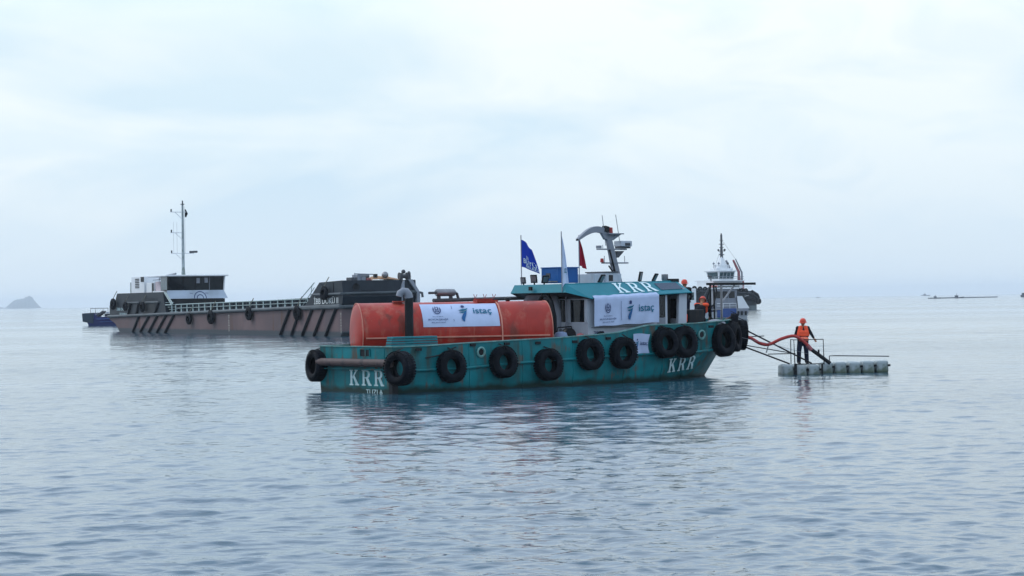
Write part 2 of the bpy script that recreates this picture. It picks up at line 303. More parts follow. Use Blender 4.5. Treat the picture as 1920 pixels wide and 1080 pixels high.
# ------------------------------------------------------------ sea
def make_sea():
    H0 = 0.0
    ang = np.radians(np.arange(-24, 24.01, .08)); 
    rr = [7.0]
    while rr[-1] < 330: rr.append(rr[-1]+max(.06, .0027*rr[-1]))
    r = np.array(rr); A, Rr = np.meshgrid(ang, r); X = Rr*np.sin(A); Y = Rr*np.cos(A)
    rs = np.random.RandomState(5); Z = np.zeros_like(X); DX = np.zeros_like(X); DY = np.zeros_like(X)
    dr = np.maximum(.06, .0027*Rr); da = Rr*.0014; cell = np.maximum(dr, da)
    wx = X+.35*np.sin(X*.31+Y*.17)+.25*np.sin(Y*.43-X*.21); wy = Y+.35*np.sin(X*.23-Y*.29)+.2*np.sin(X*.51+1)
    patch = .8+.25*np.sin(X*.05+.6*np.sin(Y*.03))*np.sin(Y*.037+X*.02+1)+.1*np.sin(X*.13+Y*.09)
    for i in range(96):
        lam = .2*(4.5/.2)**(rs.rand()**1.35); th = rs.normal(math.radians(97), math.radians(46)); k = 2*math.pi/lam
        s0 = .0045 if lam > 2.4 else .0125 if lam > .9 else .0235 if lam > .42 else .022
        a = s0/k; ph = rs.rand()*6.283; fade = np.clip((lam/cell-2.0)/2.0, 0, 1)
        p = k*(wx*math.cos(th)+wy*math.sin(th))+ph
        Z += a*fade*(np.sin(p)+.18*np.sin(2*p+1.57)); q = 1.1*a*fade*patch*np.cos(p); DX -= q*math.cos(th); DY -= q*math.sin(th)
    Z *= patch
    for lam, th, a in ((9, 80, .008), (13, 112, .012), (21, 95, .02)):
        k = 2*math.pi/lam; Z += a*np.sin(k*(X*math.cos(rad(th))+Y*math.sin(rad(th)))+lam)*np.clip(lam/cell/6, 0, 1)
    edge = np.clip((330-Rr)/60, 0, 1)*np.clip((math.radians(24)-np.abs(A))/.04, 0, 1)*np.clip((Rr-7)/2, 0, 1)
    Z *= edge; X = X-DX*edge; Y = Y-DY*edge
    n, m = X.shape; V = np.stack([X, Y, Z], -1).reshape(-1, 3)
    idx = np.arange(n*m).reshape(n, m); Fq = np.stack([idx[:-1, :-1], idx[:-1, 1:], idx[1:, 1:], idx[1:, :-1]], -1).reshape(-1, 4)
    vs = [V]; fs = [Fq]; off = len(V)
    def sheet(a0, a1, na, radii):
        nonlocal off
        aa = np.radians(np.linspace(a0, a1, na)); A2, R2 = np.meshgrid(aa, np.array(radii)); v = np.stack([R2*np.sin(A2), R2*np.cos(A2), np.zeros_like(R2)], -1).reshape(-1, 3)
        ii = np.arange(v.shape[0]).reshape(R2.shape); f = np.stack([ii[:-1, :-1], ii[:-1, 1:], ii[1:, 1:], ii[1:, :-1]], -1).reshape(-1, 4)+off
        vs.append(v); fs.append(f); off += len(v)
    far = [rr[-1]*(14000/rr[-1])**(i/30) for i in range(31)]
    sheet(-24, 24, 49, far)
    sheet(24, 336, 105, [7, 20, 60, 150, 330]+far[1:])
    sheet(0, 360, 73, [.05, 3, 7])
    V = np.concatenate(vs); Fq = np.concatenate(fs)
    me = bpy.data.meshes.new('sea'); me.vertices.add(len(V)); me.vertices.foreach_set('co', V.astype(np.float32).ravel())
    me.loops.add(Fq.size); me.loops.foreach_set('vertex_index', Fq.astype(np.int32).ravel()); me.polygons.add(len(Fq)); me.polygons.foreach_set('loop_start', np.arange(0, Fq.size, 4, dtype=np.int32))
    me.update(calc_edges=True); me.validate(); me.shade_smooth()
    o = bpy.data.objects.new('sea', me); COL.objects.link(o); o['kind'] = 'structure'
    bm_up = me.polygons[0].normal.z
    if bm_up < 0: me.flip_normals()
    m = bpy.data.materials.new('sea_water'); m.use_nodes = True; t = m.node_tree; b = t.nodes['Principled BSDF']; nn = t.nodes.new; l = t.links.new
    b.inputs['Base Color'].default_value = (.02, .062, .095, 1); b.inputs['IOR'].default_value = 1.34; b.inputs['Specular IOR Level'].default_value = .5
    g = nn('ShaderNodeTexCoord')
    mp = nn('ShaderNodeMapping'); mp.inputs['Scale'].default_value = (.55, 1, 1); l(g.outputs['Object'], mp.inputs[0])
    def noise(sc_, det, rough=.5, src=mp.outputs[0]):
        x = nn('ShaderNodeTexNoise'); x.inputs['Scale'].default_value = sc_; x.inputs['Detail'].default_value = det; x.inputs['Roughness'].default_value = rough; l(src, x.inputs[0]); return x.outputs[0]
    b1 = nn('ShaderNodeBump'); b1.inputs['Strength'].default_value = 1; b1.inputs['Distance'].default_value = .012; l(noise(6.5, 3, .5), b1.inputs['Height'])
    b2 = nn('ShaderNodeBump'); b2.inputs['Strength'].default_value = 1; b2.inputs['Distance'].default_value = .032; l(noise(1.5, 3, .5), b2.inputs['Height']); l(b1.outputs[0], b2.inputs['Normal'])
    l(b2.outputs[0], b.inputs['Normal'])
    mp2 = nn('ShaderNodeMapping'); mp2.inputs['Scale'].default_value = (.004, .014, 1); mp2.inputs['Rotation'].default_value = (0, 0, .12); l(g.outputs['Object'], mp2.inputs[0])
    rrn = nn('ShaderNodeMapRange'); rrn.inputs['From Min'].default_value = .35; rrn.inputs['From Max'].default_value = .65; rrn.inputs['To Min'].default_value = .025; rrn.inputs['To Max'].default_value = .12; l(noise(1, 5, .6, mp2.outputs[0]), rrn.inputs[0]); l(rrn.outputs[0], b.inputs['Roughness'])
    me.materials.append(m)
make_sea()

# far islands
def island(name, x, y, prof, depth, label):
    rows = []
    n = 9
    for j in range(n):
        t = j/(n-1)*2-1; s_ = math.sqrt(max(0, 1-t*t)); rows.append([(px, t*depth*(.4+.6*min(1, pz/20+.3)), -2+(pz+2)*s_*(1+.05*math.sin(px*.3+j*2))) for px, pz in prof])
    o = obj(name, MB().grid(rows), 'island', M=frame(x, y, 0), smooth=60); tag(o, label, None, kind='structure')
# profile in metres, resampled with small crags
def craggy(ctrl, n=60, a=1.2):
    out = []
    for i in range(n+1):
        X = ctrl[0][0]+(ctrl[-1][0]-ctrl[0][0])*i/n
        for (x0, z0), (x1, z1) in zip(ctrl, ctrl[1:]):
            if x0 <= X <= x1: z = z0+(z1-z0)*(X-x0)/(x1-x0); break
        out.append((X, z+(rnd.random()-.5)*a*min(1, z/6)))
    return out
ISC = 1.42
island('island', -1826*ISC, 8000*ISC, craggy([(a*ISC, b*ISC) for a, b in [(-75, 0), (-60, 14), (-45, 28), (-30, 34), (-4, 37), (0, 40), (12, 46), (16, 46.5), (24, 43), (32, 30), (48, 10), (58, 2), (66, 0)]]), 60, 'hazy blue island with a steep summit on the left horizon')
island('island', -2990, 12200, craggy([(-260, 2), (-120, 12), (0, 14), (60, 9), (115, 0)]), 90, 'low faint island at the left edge of the horizon')

# ------------------------------------------------------------ the teal work boat
KF = frame(-3.7606, 70.030, rad(40)); CL = 2.4
def hull_secs():
    T = [ # x, top half, top z, rail half, rail z, waterline half, bottom half
        (0.0, 2.08, 1.55, 2.08, .74, 2.05, 1.9), (.35, 2.25, 1.555, 2.25, .74, 2.2, 2.0), (1.2, 2.40, 1.565, 2.42, .745, 2.36, 2.2), (3, 2.42, 1.62, 2.45, .77, 2.4, 2.2),
        (5, 2.43, 1.665, 2.45, .86, 2.4, 2.2), (7, 2.43, 1.705, 2.45, .91, 2.4, 2.2), (9, 2.43, 1.78, 2.45, .97, 2.38, 2.1), (9.8, 2.43, 1.83, 2.45, .98, 2.36, 2.1),
        (11.3, 2.42, 2.06, 2.43, 1.0, 2.3, 2.0), (12.6, 2.40, 2.07, 2.40, 1.0, 2.12, 1.75), (13.8, 2.34, 2.09, 2.30, 1.01, 1.78, 1.3), (14.8, 2.2, 2.12, 2.08, 1.04, 1.22, .75),
        (15.7, 1.9, 2.15, 1.58, 1.16, .55, .3), (16.5, 1.5, 2.17, .95, 1.36, .06, .02), (17.2, 1.0, 2.18, .45, 1.62, .03, .02), (17.75, .55, 2.2, .2, 1.82, .03, .02), (18.0, .3, 2.2, .1, 1.9, .03, .02)]
    out = []
    for x, ht, zt, hr, zr, hw, hb in T:
        zw = (x-16.5)*1.15 if x > 16.5 else 0
        zb = -.6 if x < 15.5 else -.6+(x-15.5)*.55 if x < 16.5 else zw-.05
        zw = min(zw, zr-.05); zb = min(zb, zw-.03)
        out.append((x, [(ht, zt), ((ht+hr)/2, (zt+zr)/2), (hr, zr), ((hr*.55+hw*.45)+.03, zr*.5+zw*.5), (hw, zw), (hb, zb)]))
    return out
HS = hull_secs()
boat = thing('work_boat', 'teal work boat with tyres hung along its side and an orange tank on deck', 'work boat', KF)
hull = obj('hull', loft(HS, CL), 'teal', boat, smooth=25)
# inner bulwark and deck
def deck_z(x): return .72 if x < 14.2 else 1.25
inn = [(x, pr[0][0]-.09, pr[0][1]) for x, pr in HS]; inn[0] = (.09, inn[0][1], inn[0][2]); inn[-1] = (17.88, .15, 2.2)
mb = MB()
ring = [(x, CL-h, z) for x, h, z in inn]+[(x, CL+h, z) for x, h, z in reversed(inn)]
def lz(x): return .70 if x < 14 else 1.16 if x < 16.8 else 1.4 if x < 17.4 else 1.8 if x < 17.8 else 2.0
mb.grid([ring+[ring[0]], [(x, y, lz(x)) for x, y, z in ring]+[(ring[0][0], ring[0][1], .70)]])
obj('bulwark_lining', mb, 'teal', boat)
mb = MB(); pl = [(x, CL-h, .715) for x, h, z in inn if x < 14.3]+[(x, CL+h, .715) for x, h, z in reversed(inn) if x < 14.3]; mb.add(pl, [tuple(range(len(pl)))])
obj('deck', mb, 'deck', boat)
fx = [(x, h, z) for x, h, z in inn if 13.7 < x < 17.3]
mb = MB(); pl = [(x, CL-h+.01, 1.25) for x, h, z in fx]+[(x, CL+h-.01, 1.25) for x, h, z in reversed(fx)]
mb.prism(pl, (0, 0, -.12), (0, 0, 0)); obj('foredeck', mb, 'deck', boat)
for sgn in (-1, 1):   # worn capping rail on the bulwark, rub rail and stiffeners
    a = side_line(HS, CL, 0, sgn, .03, .004); b = side_line(HS, CL, 0, sgn, -.11, .004); c = side_line(HS, CL, 0, sgn, .03, -.03); d = side_line(HS, CL, 0, sgn, -.11, -.03)
    obj('bulwark_cap', MB().grid([a, b]).grid([a, c]).grid([b, d]), 'teal_cap', boat)
    obj('rub_rail', MB().tube([(x, CL+sgn*(pr[2][0]+.03), pr[2][1]) for x, pr in HS[1:-2]], .05, 8), 'teal', boat, smooth=40)
obj('bulwark_cap', MB().box(-.03, .10, CL-2.10, CL+2.10, 1.525, 1.558), 'teal_cap', boat)
for x in (2.95, 5.3, 7.62, 10.05, 12.05, 13.35):
    pr = None
    for (xa, pa), (xb, pb) in zip(HS, HS[1:]):
        if xa <= x <= xb: t = (x-xa)/(xb-xa); pr = [((1-t)*u[0]+t*v[0], (1-t)*u[1]+t*v[1]) for u, v in zip(pa, pb)]
    poly = [(x, CL-h-.0, z) for h, z in pr[:5]]
    obj('hull_seam', MB().tube([(p[0], p[1]-.004, p[2]) for p in poly], .018, 6), 'teal', boat)
for x in (3.1, 4.6, 6.0, 7.7, 9.3, 11.9, 14.5, .8):   # eye plates for the tyre ropes
    zt = 1.5 if x < 3 else 1.6 if x < 8 else 1.68 if x < 10 else 2.0
    obj('eye_plate', MB().box(x-.11, x+.11, -.085, -.015, zt-.11, zt-.02), 'black', boat)
for (x, z) in ((3.45, 1.28), (14.12, 1.64)):
    yy = -.03 if x < 10 else .10
    obj('fairlead', MB().lathe([(.17, 0), (.19, -.05), (.14, -.07), (.11, -.04), (.11, 0)], (x, yy, z), (0, 1, 0), 20).lathe([(.13, -.004), (0, -.004)], (x, yy, z), (0, 1, 0), 20), 'teal_cap', boat, smooth=50)
    obj('fairlead_opening', MB().lathe([(.108, -.03), (0, -.03)], (x, yy, z), (0, 1, 0), 20), 'black', boat)
# transom: pipe fender, freeing port, lettering
obj('pipe_fender', MB().tube([(-.20, .15, 1.0), (-.20, 4.3, 1.0)], .135, 16), 'brownpipe', boat, smooth=50)
obj('transom_ledge', MB().box(-.12, 0, .45, 4.35, .76, .80), 'teal', boat)
obj('stern_port', MB().box(-.012, .0, 1.58, 2.10, 1.22, 1.44), 'black', boat)
obj('stern_port_frame', MB().box(-.05, -.013, 1.55, 2.13, 1.44, 1.47).box(-.04, -.013, 1.55, 1.58, 1.2, 1.44).box(-.04, -.013, 2.10, 2.13, 1.2, 1.44).box(-.03, -.013, 1.78, 1.84, 1.22, 1.44), 'teal', boat)
obj('transom_seam', MB().box(-.015, 0, .77, .79, 1.1, 1.5), 'teal', boat)
krr('name_letter', 'sign', boat, lambda a, b: (-.006, 2.76-a*.62, .23+b*.53))
obj('port_lettering', dec([text2('TUZLA', 0, 0, .95, .16)], lambda a, b: (-.006, 1.82-a, -.05+b)), 'sign', boat, recalc=False)
obj('rudder_stock', MB().box(-.10, .14, .22, .42, -.4, .55), 'black', boat)
obj('mooring_rope', MB().tube([(1.05, -.1, 1.15), (1.6, -.09, 1.22), (2.1, -.09, 1.40), (2.35, -.09, 1.48)], .022, 6), 'black', boat)
# lettering on the bow follows the plating
def side_pt(x, z):
    for (xa, pa), (xb, pb) in zip(HS, HS[1:]):
        if xa <= x <= xb:
            t = (x-xa)/(xb-xa); pr = [((1-t)*u[0]+t*v[0], (1-t)*u[1]+t*v[1]) for u, v in zip(pa, pb)]
            for (h0, z0), (h1, z1) in zip(pr, pr[1:]):
                if z1 <= z <= z0: return CL-(h0+(h1-h0)*(z0-z)/max(1e-6, z0-z1))
    return 0
krr('name_letter', 'sign', boat, lambda a, b: (12.32+a*.50+b*.02, side_pt(12.32+a*.5, .33+b*.5+a*.02)-.06, .29+b*.50+a*.03))
# cabin
CX0, CX1, CY0, CY1 = 9.05, 13.95, .72, 4.08
def wall_y(z): return CY0+.0+(z-.7)*0.0
g_ = .07
def wallbox(name, x0, x1, y0, y1, z0, z1, m='white', par=None): return obj(name, MB().box(x0, x1, y0, y1, z0, z1), m, par or boat)
cab = wallbox('cabin_wall', CX0+.12, 13.0, CY1-g_, CY1, .72, 3.2)
wallbox('cabin_wall', CX0, CX0+.1, CY0, CY1, .72, 2.20); wallbox('cabin_wall', CX0, CX0+.1, CY0, CY1, 3.0, 3.14); wallbox('cabin_wall', CX0, CX0+.1, 1.15, CY1-.45, 3.14, 3.46)
wallbox('cabin_wall', 9.16, 12.45, CY0, CY0+g_, .72, 3.14)
wallbox('cabin_wall', CX1-.1, CX1, CY0+.05, CY1, .72, 2.25); wallbox('cabin_wall', CX1-.1, CX1, CY0+.05, CY1, 3.0, 3.4)
obj('corner_post', MB().hexa([(13.5, CY0, .72), (13.94, CY0, .72), (13.94, CY0+.12, .72), (13.5, CY0+.12, .72)], [(13.62, CY0, 3.2), (14.03, CY0, 3.2), (14.03, CY0+.12, 3.2), (13.62, CY0+.12, 3.2)]), 'white', boat)
obj('corner_post', MB().box(CX0-.02, 9.16, CY0-.012, .86, .72, 3.16), 'white', boat)
# aft wall panes, mullions and door
for (y0, y1) in ((.86, 1.66), (1.80, 2.22)): 
    f = obj('window', MB().box(9.055, 9.10, y0, y1, 2.2, 3.0), 'glass', boat)
for (y0, y1) in ((.72, .86), (1.66, 1.80), (2.22, 2.31)): wallbox('window_post', 9.0, 9.12, y0, y1, 2.18, 3.02)
obj('aft_door', MB().box(9.03, 9.08, 2.33, 2.92, .8, 3.04), 'black', boat)
wallbox('cabin_wall', 9.0, 9.1, 2.95, CY1, 2.2, 3.0)
obj('wall_vent', MB().box(8.95, 8.998, 1.84, 2.16, 3.05, 3.15).box(8.95, 8.998, 1.88, 2.12, 3.18, 3.26), 'black', boat)
obj('downpipe', MB().tube([(8.9, 1.74, 3.2), (8.9, 1.72, 2.2), (8.9, 1.9, 1.6)], .035, 6), 'grey', boat)
# starboard window frame, open doorway, front window
wallbox('door_frame', 12.46, 12.95, CY0+.01, CY0+.07, .72, 2.3, 'grey'); obj('side_window', MB().box(12.5, 12.9, CY0+.02, CY0+.06, 2.32, 3.1), 'glass', boat)
wallbox('door_frame', 12.9, 13.0, CY0+.0, CY0+.09, .72, 3.14)
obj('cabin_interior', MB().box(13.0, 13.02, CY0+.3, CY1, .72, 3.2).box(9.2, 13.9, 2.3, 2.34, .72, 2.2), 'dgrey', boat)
obj('open_door_leaf', MB().box(13.05, 13.5, CY0+.34, CY0+.40, .72, 3.1), 'black', boat)
obj('front_window', MB().box(13.9, 13.94, CY0+.2, CY1-.2, 2.25, 3.0), 'glass', boat)
obj('number_lettering', dec([text2('3898', 0, 0, .5, .12)], lambda a, b: (9.3+a, CY0-.016, 1.75+b)), 'navy', boat, recalc=False)
obj('exhaust_port', MB().lathe([(.0, 0), (.26, 0), (.26, .05)], (9.65, CY0-.03, 1.60), (0, 1, 0), 16), 'black', boat)
obj('wall_crease', MB().box(9.2, 12.4, CY0-.025, CY0-.005, 1.98, 2.02), 'grey', boat)
# roof: flat top with sloping sides
RB = [(8.05, 3.02), (14.2, 3.22)]
def rz(x, base, k=.018): return base+(x-8.2)*k
top = [(8.22, 1.0, 3.57), (14.0, 1.25, 3.655), (14.0, 3.55, 3.655), (8.22, 3.80, 3.57)]
eav = [(9.02, .50, 3.04), (14.15, .58, 3.22), (14.15, 4.22, 3.22), (9.02, 4.30, 3.04)]
aft_lo = [(8.12, .86, 3.27), (8.12, 3.92, 3.27)]
mb = MB(); mb.add(top+eav+aft_lo+[(9.02, 1.035, 3.582)], [(0, 10, 1, 2, 3), (0, 4, 10), (1, 5, 6, 2), (2, 6, 7, 3), (0, 3, 9, 8), (0, 8, 4), (3, 7, 9)]); mb.grid([[tuple(Vector(eav[0]).lerp(Vector(eav[1]), i/10).lerp(Vector((9.02, 1.035, 3.582)).lerp(Vector(top[1]), i/10), j/4)) for i in range(11)] for j in range(5)])
obj('roof', mb, 'teal_l', boat)
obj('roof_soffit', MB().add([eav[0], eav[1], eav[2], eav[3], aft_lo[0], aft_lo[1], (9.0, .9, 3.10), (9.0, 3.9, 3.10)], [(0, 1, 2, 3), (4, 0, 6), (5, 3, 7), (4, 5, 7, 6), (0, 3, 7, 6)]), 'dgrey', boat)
obj('roof_edge', MB().tube([eav[0], eav[1]], .025, 6).tube([top[0], top[1]], .02, 6), 'teal_l', boat)
# roof side panel coordinates: along x, down the slope
e0, e1, t0, t1 = Vector(eav[0]), Vector(eav[1]), Vector((9.02, 1.035, 3.582)), Vector(top[1])
def slope(a, b, off=.02):
    lo = e0+(e1-e0)*a; hi = t0+(t1-t0)*a; p = lo+(hi-lo)*b; n = (e1-e0).cross(hi-lo).normalized(); 
    if n.y > 0: n = -n
    return tuple(p+n*off)
krr('name_letter', 'sign_l', boat, lambda a, b: slope(.30+a*.125, .24+b*.70))
obj('roof_side_window', MB().add([slope(.73, .30), slope(.955, .30), slope(.965, .84), slope(.73, .84)], [(0, 1, 2, 3)]), mat('roof_glass', (.02, .045, .085), .25, var=.1), boat)
obj('roof_vent_cap', MB().box(13.7, 14.1, 1.2, 1.6, 3.60, 3.74), 'black', boat)
# deckhouse on roof with mast
obj('deckhouse', MB().box(10.55, 11.9, 2.0, 3.1, 3.6, 3.95).box(11.05, 11.6, 1.9, 3.0, 3.6, 3.99), 'white', boat, bevel=.02)
obj('deckhouse_window', MB().box(11.17, 11.37, 1.885, 1.899, 3.68, 3.9), 'glass', boat)
obj('deckhouse_lid', MB().box(11.02, 11.63, 1.86, 3.04, 3.99, 4.03), 'dgrey', boat)
obj('mast', MB().hexa([(11.95, 2.3, 3.6), (12.25, 2.3, 3.6), (12.25, 2.5, 3.6), (11.95, 2.5, 3.6)], [(11.52, 2.34, 5.25), (11.78, 2.34, 5.25), (11.78, 2.46, 5.25), (11.52, 2.46, 5.25)]).hexa([(11.42, 2.34, 5.22), (11.86, 2.34, 5.22), (11.86, 2.46, 5.22), (11.42, 2.46, 5.22)], [(11.2, 2.34, 5.52), (12.0, 2.34, 5.42), (12.0, 2.46, 5.42), (11.2, 2.46, 5.52)]), 'grey', boat, bevel=.02)
n = 14; up_, lo_ = [], []
for i in range(n+1):
    t = i/n; a = rad(12+t*148); x = 10.78+.86*math.cos(a)*1.12; z = 5.16+.58*math.sin(a); 
    th = .012+.12*math.sin(math.pi*(1-t)**.75*.5)
    x = 11.62-1.54*t; z = 5.34+ .40*math.sin(math.pi*(t*.86+.14))-.12*t
    up_.append((x, z+.02)); lo_.append((x, z-.04-.17*math.sin(math.pi*min(1, (1-t)*.75+.02))**.8))
poly = [(x, 0, z) for x, z in up_]+[(x, 0, z) for x, z in reversed(lo_)]
mb = MB(); nn_ = len(poly); rows = [[(x, 2.33, z) for x, z in up_], [(x, 2.33, z) for x, z in lo_], [(x, 2.47, z) for x, z in lo_], [(x, 2.47, z) for x, z in up_], [(x, 2.33, z) for x, z in up_]]
obj('mast_arc', MB().grid(rows), 'grey', boat)
obj('mast_crosstree', MB().box(11.1, 12.5, 2.32, 2.48, 4.84, 4.89).box(11.1, 11.2, 2.3, 2.5, 4.9, 5.0), 'grey', boat)
obj('mast_crosstree', MB().box(11.35, 12.55, 2.3, 2.5, 4.33, 4.38), 'grey', boat)
obj('mast_platform', MB().box(11.5, 12.25, 2.2, 2.6, 5.42, 5.46).hexa([(11.8, 2.35, 5.2), (11.85, 2.35, 5.2), (11.85, 2.45, 5.2), (11.8, 2.45, 5.2)], [(11.9, 2.3, 5.42), (12.2, 2.3, 5.42), (12.2, 2.5, 5.42), (11.9, 2.5, 5.42)]), 'grey', boat)
obj('mast_cable', MB().tube([(11.55, 2.25, 4.85), (11.72, 2.24, 4.3), (11.8, 2.22, 3.95), (11.95, 2.2, 3.62)], .035, 6).tube([(11.45, 2.2, 4.25), (11.6, 2.15, 4.02), (11.72, 2.2, 4.2), (11.75, 2.2, 4.0)], .03, 6), 'black', boat)
rd = obj('radar', MB().box(12.1, 12.66, 2.2, 2.6, 4.97, 5.18), 'white', boat, bevel=.02); obj('radar_bracket', MB().hexa([(11.95, 2.3, 4.55), (12.05, 2.3, 4.55), (12.05, 2.5, 4.55), (11.95, 2.5, 4.55)], [(12.0, 2.3, 4.80), (12.35, 2.3, 4.80), (12.35, 2.5, 4.80), (12.0, 2.5, 4.80)]).box(12.1, 12.62, 2.25, 2.55, 4.90, 4.965), 'dgrey', boat)
obj('radar_panel', MB().box(12.3, 12.55, 2.185, 2.199, 5.0, 5.1), 'dgrey', boat)
for p0, p1 in (((11.5, 2.4, 5.0), (11.34, 2.4, 6.12)), ((12.22, 2.4, 5.1), (12.02, 2.4, 6.16)), ((11.42, 2.4, 4.38), (11.42, 2.4, 4.62)), ((12.45, 2.4, 4.38), (12.44, 2.4, 4.62)), ((11.35, 2.4, 4.9), (11.35, 2.4, 5.03))):
    obj('antenna', MB().tube([p0, p1], .014, 6), 'grey', boat)
obj('mast_lamp', MB().lathe([(0, 0), (.09, 0), (.08, .2), (0, .22)], (11.75, 2.4, 5.47), (0, 0, 1), 12), 'redlamp', boat, smooth=50)
obj('mast_lamp', MB().lathe([(0, 0), (.07, 0), (.06, .14), (0, .15)], (11.3, 2.4, 4.38), (0, 0, 1), 12), 'redlamp', boat, smooth=50)
obj('horn', MB().box(11.4, 11.6, 2.3, 2.5, 5.5, 5.72, Matrix.Rotation(.2, 3, 'Y')), 'black', boat)
# floodlights on the roof
def flood(x, y, z, tilt, yaw, s=1.0):
    R = Matrix.Rotation(yaw, 4, 'Z') @ Matrix.Rotation(tilt, 4, 'X')
    f = obj('floodlight', MB().box(-.13*s, .13*s, -.03, .03, 0, .3*s), 'black', boat, bevel=.01); f.matrix_local = Matrix.Translation((x, y, z)) @ R
    g = obj('lamp_glass', MB().box(-.10*s, .10*s, -.036, -.031, .05, .26*s), 'steel', f)
    obj('lamp_bracket', MB().box(-.02, .02, -.02, .02, -.08, .02), 'black', f)
for x, y, z, t, yw, s in ((8.40, 3.5, 3.62, .15, -1.3, .8), (8.45, 2.95, 3.64, .2, -1.2, 1), (8.5, 2.45, 3.63, .45, -.2, 1), (10.2, 1.35, 3.62, .55, .35, 1.1), (12.35, 1.5, 3.66, .2, .5, 1.2), (13.05, 1.5, 3.66, .5, .4, 1.05)): flood(x, y, z, t, yw, s)
obj('searchlight', MB().lathe([(0, 0), (.1, 0), (.13, .06), (.13, .25), (0, .26)], (13.65, 1.5, 3.66), (0, 0, 1), 14), 'steel', boat, smooth=40)
obj('roof_lamp', MB().box(8.02, 8.08, 2.62, 2.78, 3.36, 3.5), 'black', boat)
# hood and dark hose arch behind the tank, muffler beam
obj('exhaust_duct', MB().tube([(8.75, 3.75, 2.6), (8.75, 3.6, 2.95), (8.75, 3.35, 3.17), (8.75, 3.0, 3.24), (8.75, 2.55, 3.2), (8.75, 2.2, 3.05), (8.75, 2.05, 2.6), (8.75, 2.02, .75)], [.2, .22, .23, .22, .19, .15, .15, .15], 12), 'grey', boat, smooth=50)
obj('air_hose', MB().tube([(8.3, 2.55, 2.7), (8.3, 2.5, 3.0), (8.3, 2.3, 3.17), (8.3, 2.05, 3.17), (8.3, 1.85, 2.95), (8.4, 1.8, 2.4), (8.4, 1.8, .75)], .075, 10), 'black', boat, smooth=50)

# bow gantry
gan = thing('bow_gantry', 'dark steel gantry frame with a long top beam standing on the foredeck', 'gantry', at(KF, 16.2, 1.8, 1.25))
obj('top_beam', MB().box(0, 2.62, -.06, .06, 2.24, 2.33), 'black', gan)
for x, m in ((.18, 'black'), (.38, 'black'), (.76, 'steel')): obj('post', MB().tube([(x, 0, 0), (x-.03 if m == 'black' else x, 0, 2.24)], .035 if m == 'black' else .045, 8), m, gan)
obj('brace', MB().tube([(1.5, 0, 2.24), (.76, 0, 1.55)], .035, 8), 'steel', gan); obj('brace', MB().tube([(.2, .02, 1.0), (.76, .02, .5)], .03, 8), 'black', gan)
obj('looped_cable', MB().tube([(.1, -.06, 2.2), (-.08, -.08, 1.8), (.05, -.08, 1.35), (.25, -.08, 1.5), (.42, -.08, 1.95), (.4, -.06, 2.2)], .03, 8), 'black', gan, smooth=50)
obj('crossbar', MB().tube([(.18, 0, 1.3), (.76, 0, 1.3)], .025, 8), 'steel', gan)

# tyres
def tyre(s=1.):
    t = thing('tyre_fender', 'x', 'tyre', Matrix.Identity(4), 'tyres hung over the side of the teal boat')
    R_o, Ri, W_ = .57, .29, .17
    pr = [(Ri, -W_*.75), (Ri+.03, -W_*.9), (R_o-.13, -W_*1.02), (R_o-.05, -W_*.9), (R_o-.01, -W_*.68), (R_o, -W_*.3), (R_o, W_*.3), (R_o-.01, W_*.68), (R_o-.05, W_*.9), (R_o-.13, W_*1.02), (Ri+.03, W_*.9), (Ri, W_*.75), (Ri+.04, W_*.55), (R_o-.1, W_*.6), (R_o-.06, 0), (R_o-.1, -W_*.6), (Ri+.04, -W_*.55)]
    obj('casing', MB().lathe(pr, (0, 0, 0), (0, 1, 0), 40, closed=True), 'rubber', t, smooth=40)
    mb = MB()
    for k in range(36):
        a = 2*math.pi*k/36; c = Vector((math.cos(a), 0, math.sin(a)))
        for yy in (-.085, .085):
            R = Matrix((c, Vector((0, 1, 0)), c.cross(Vector((0, 1, 0))))).transposed(); mb.box(-.008, .008, -.06, .06, -.033, .033)
            vs = mb.v[-8:]; mb.v[-8:] = [tuple(R @ Vector(v)+c*(R_o+.004)+Vector((0, yy, 0))) for v in vs]
    o = obj('tread_lugs', mb, 'rubber', t); o['kind'] = 'stuff'
    obj('rope', MB().tube([(-.05, -.14, .36), (-.06, -.18, .52), (-.05, -.02, .60), (-.03, .17, .68)], .014, 6).tube([(.07, -.14, .38), (.06, -.18, .53), (.04, -.02, .60), (.0, .17, .68)], .014, 6), 'black', t, smooth=50)
    return t
T0 = tyre(); first = True
TY = [  # x, y, z, yaw, label
    (2.05, -.22, .84, 0, 'black tyre first along the side from the stern corner, beside the teal beams'), (4.29, -.24, .92, .03, 'black tyre with pale slats seen through its hole, below the middle of the orange tank'),
    (6.31, -.24, .77, -.02, 'lowest hung black tyre, below the right end of the orange tank'), (8.27, -.24, 1.08, .02, 'black tyre below the aft windows of the cabin'),
    (9.86, -.24, 1.08, 0, 'black tyre just left of the small white banner on the hull'), (11.95, -.24, 1.39, .0, 'black tyre right of the small white banner, left of a touching pair'),
    (12.97, -.20, 1.40, .03, 'black tyre on the right of the touching pair above the bow lettering'), (15.50, .30, 1.40, .12, 'black tyre wrapped in rope on the starboard bow, beside the round opening'),
    (16.45, .66, 1.50, .50, 'black tyre seen nearly edge on, second from the stem'), (17.65, 1.45, 1.55, 1.0, 'rightmost black tyre right at the stem'),
    (16.95, 1.15, 1.93, .8, 'small worn tyre lying highest on the bow'),
    (-.12, -.22, .84, -1.38, 'black tyre hung round the near stern corner, end of the pipe fender'), (-.02, 4.60, .86, -1.72, 'black tyre at the far stern corner, leftmost of the teal boat')]
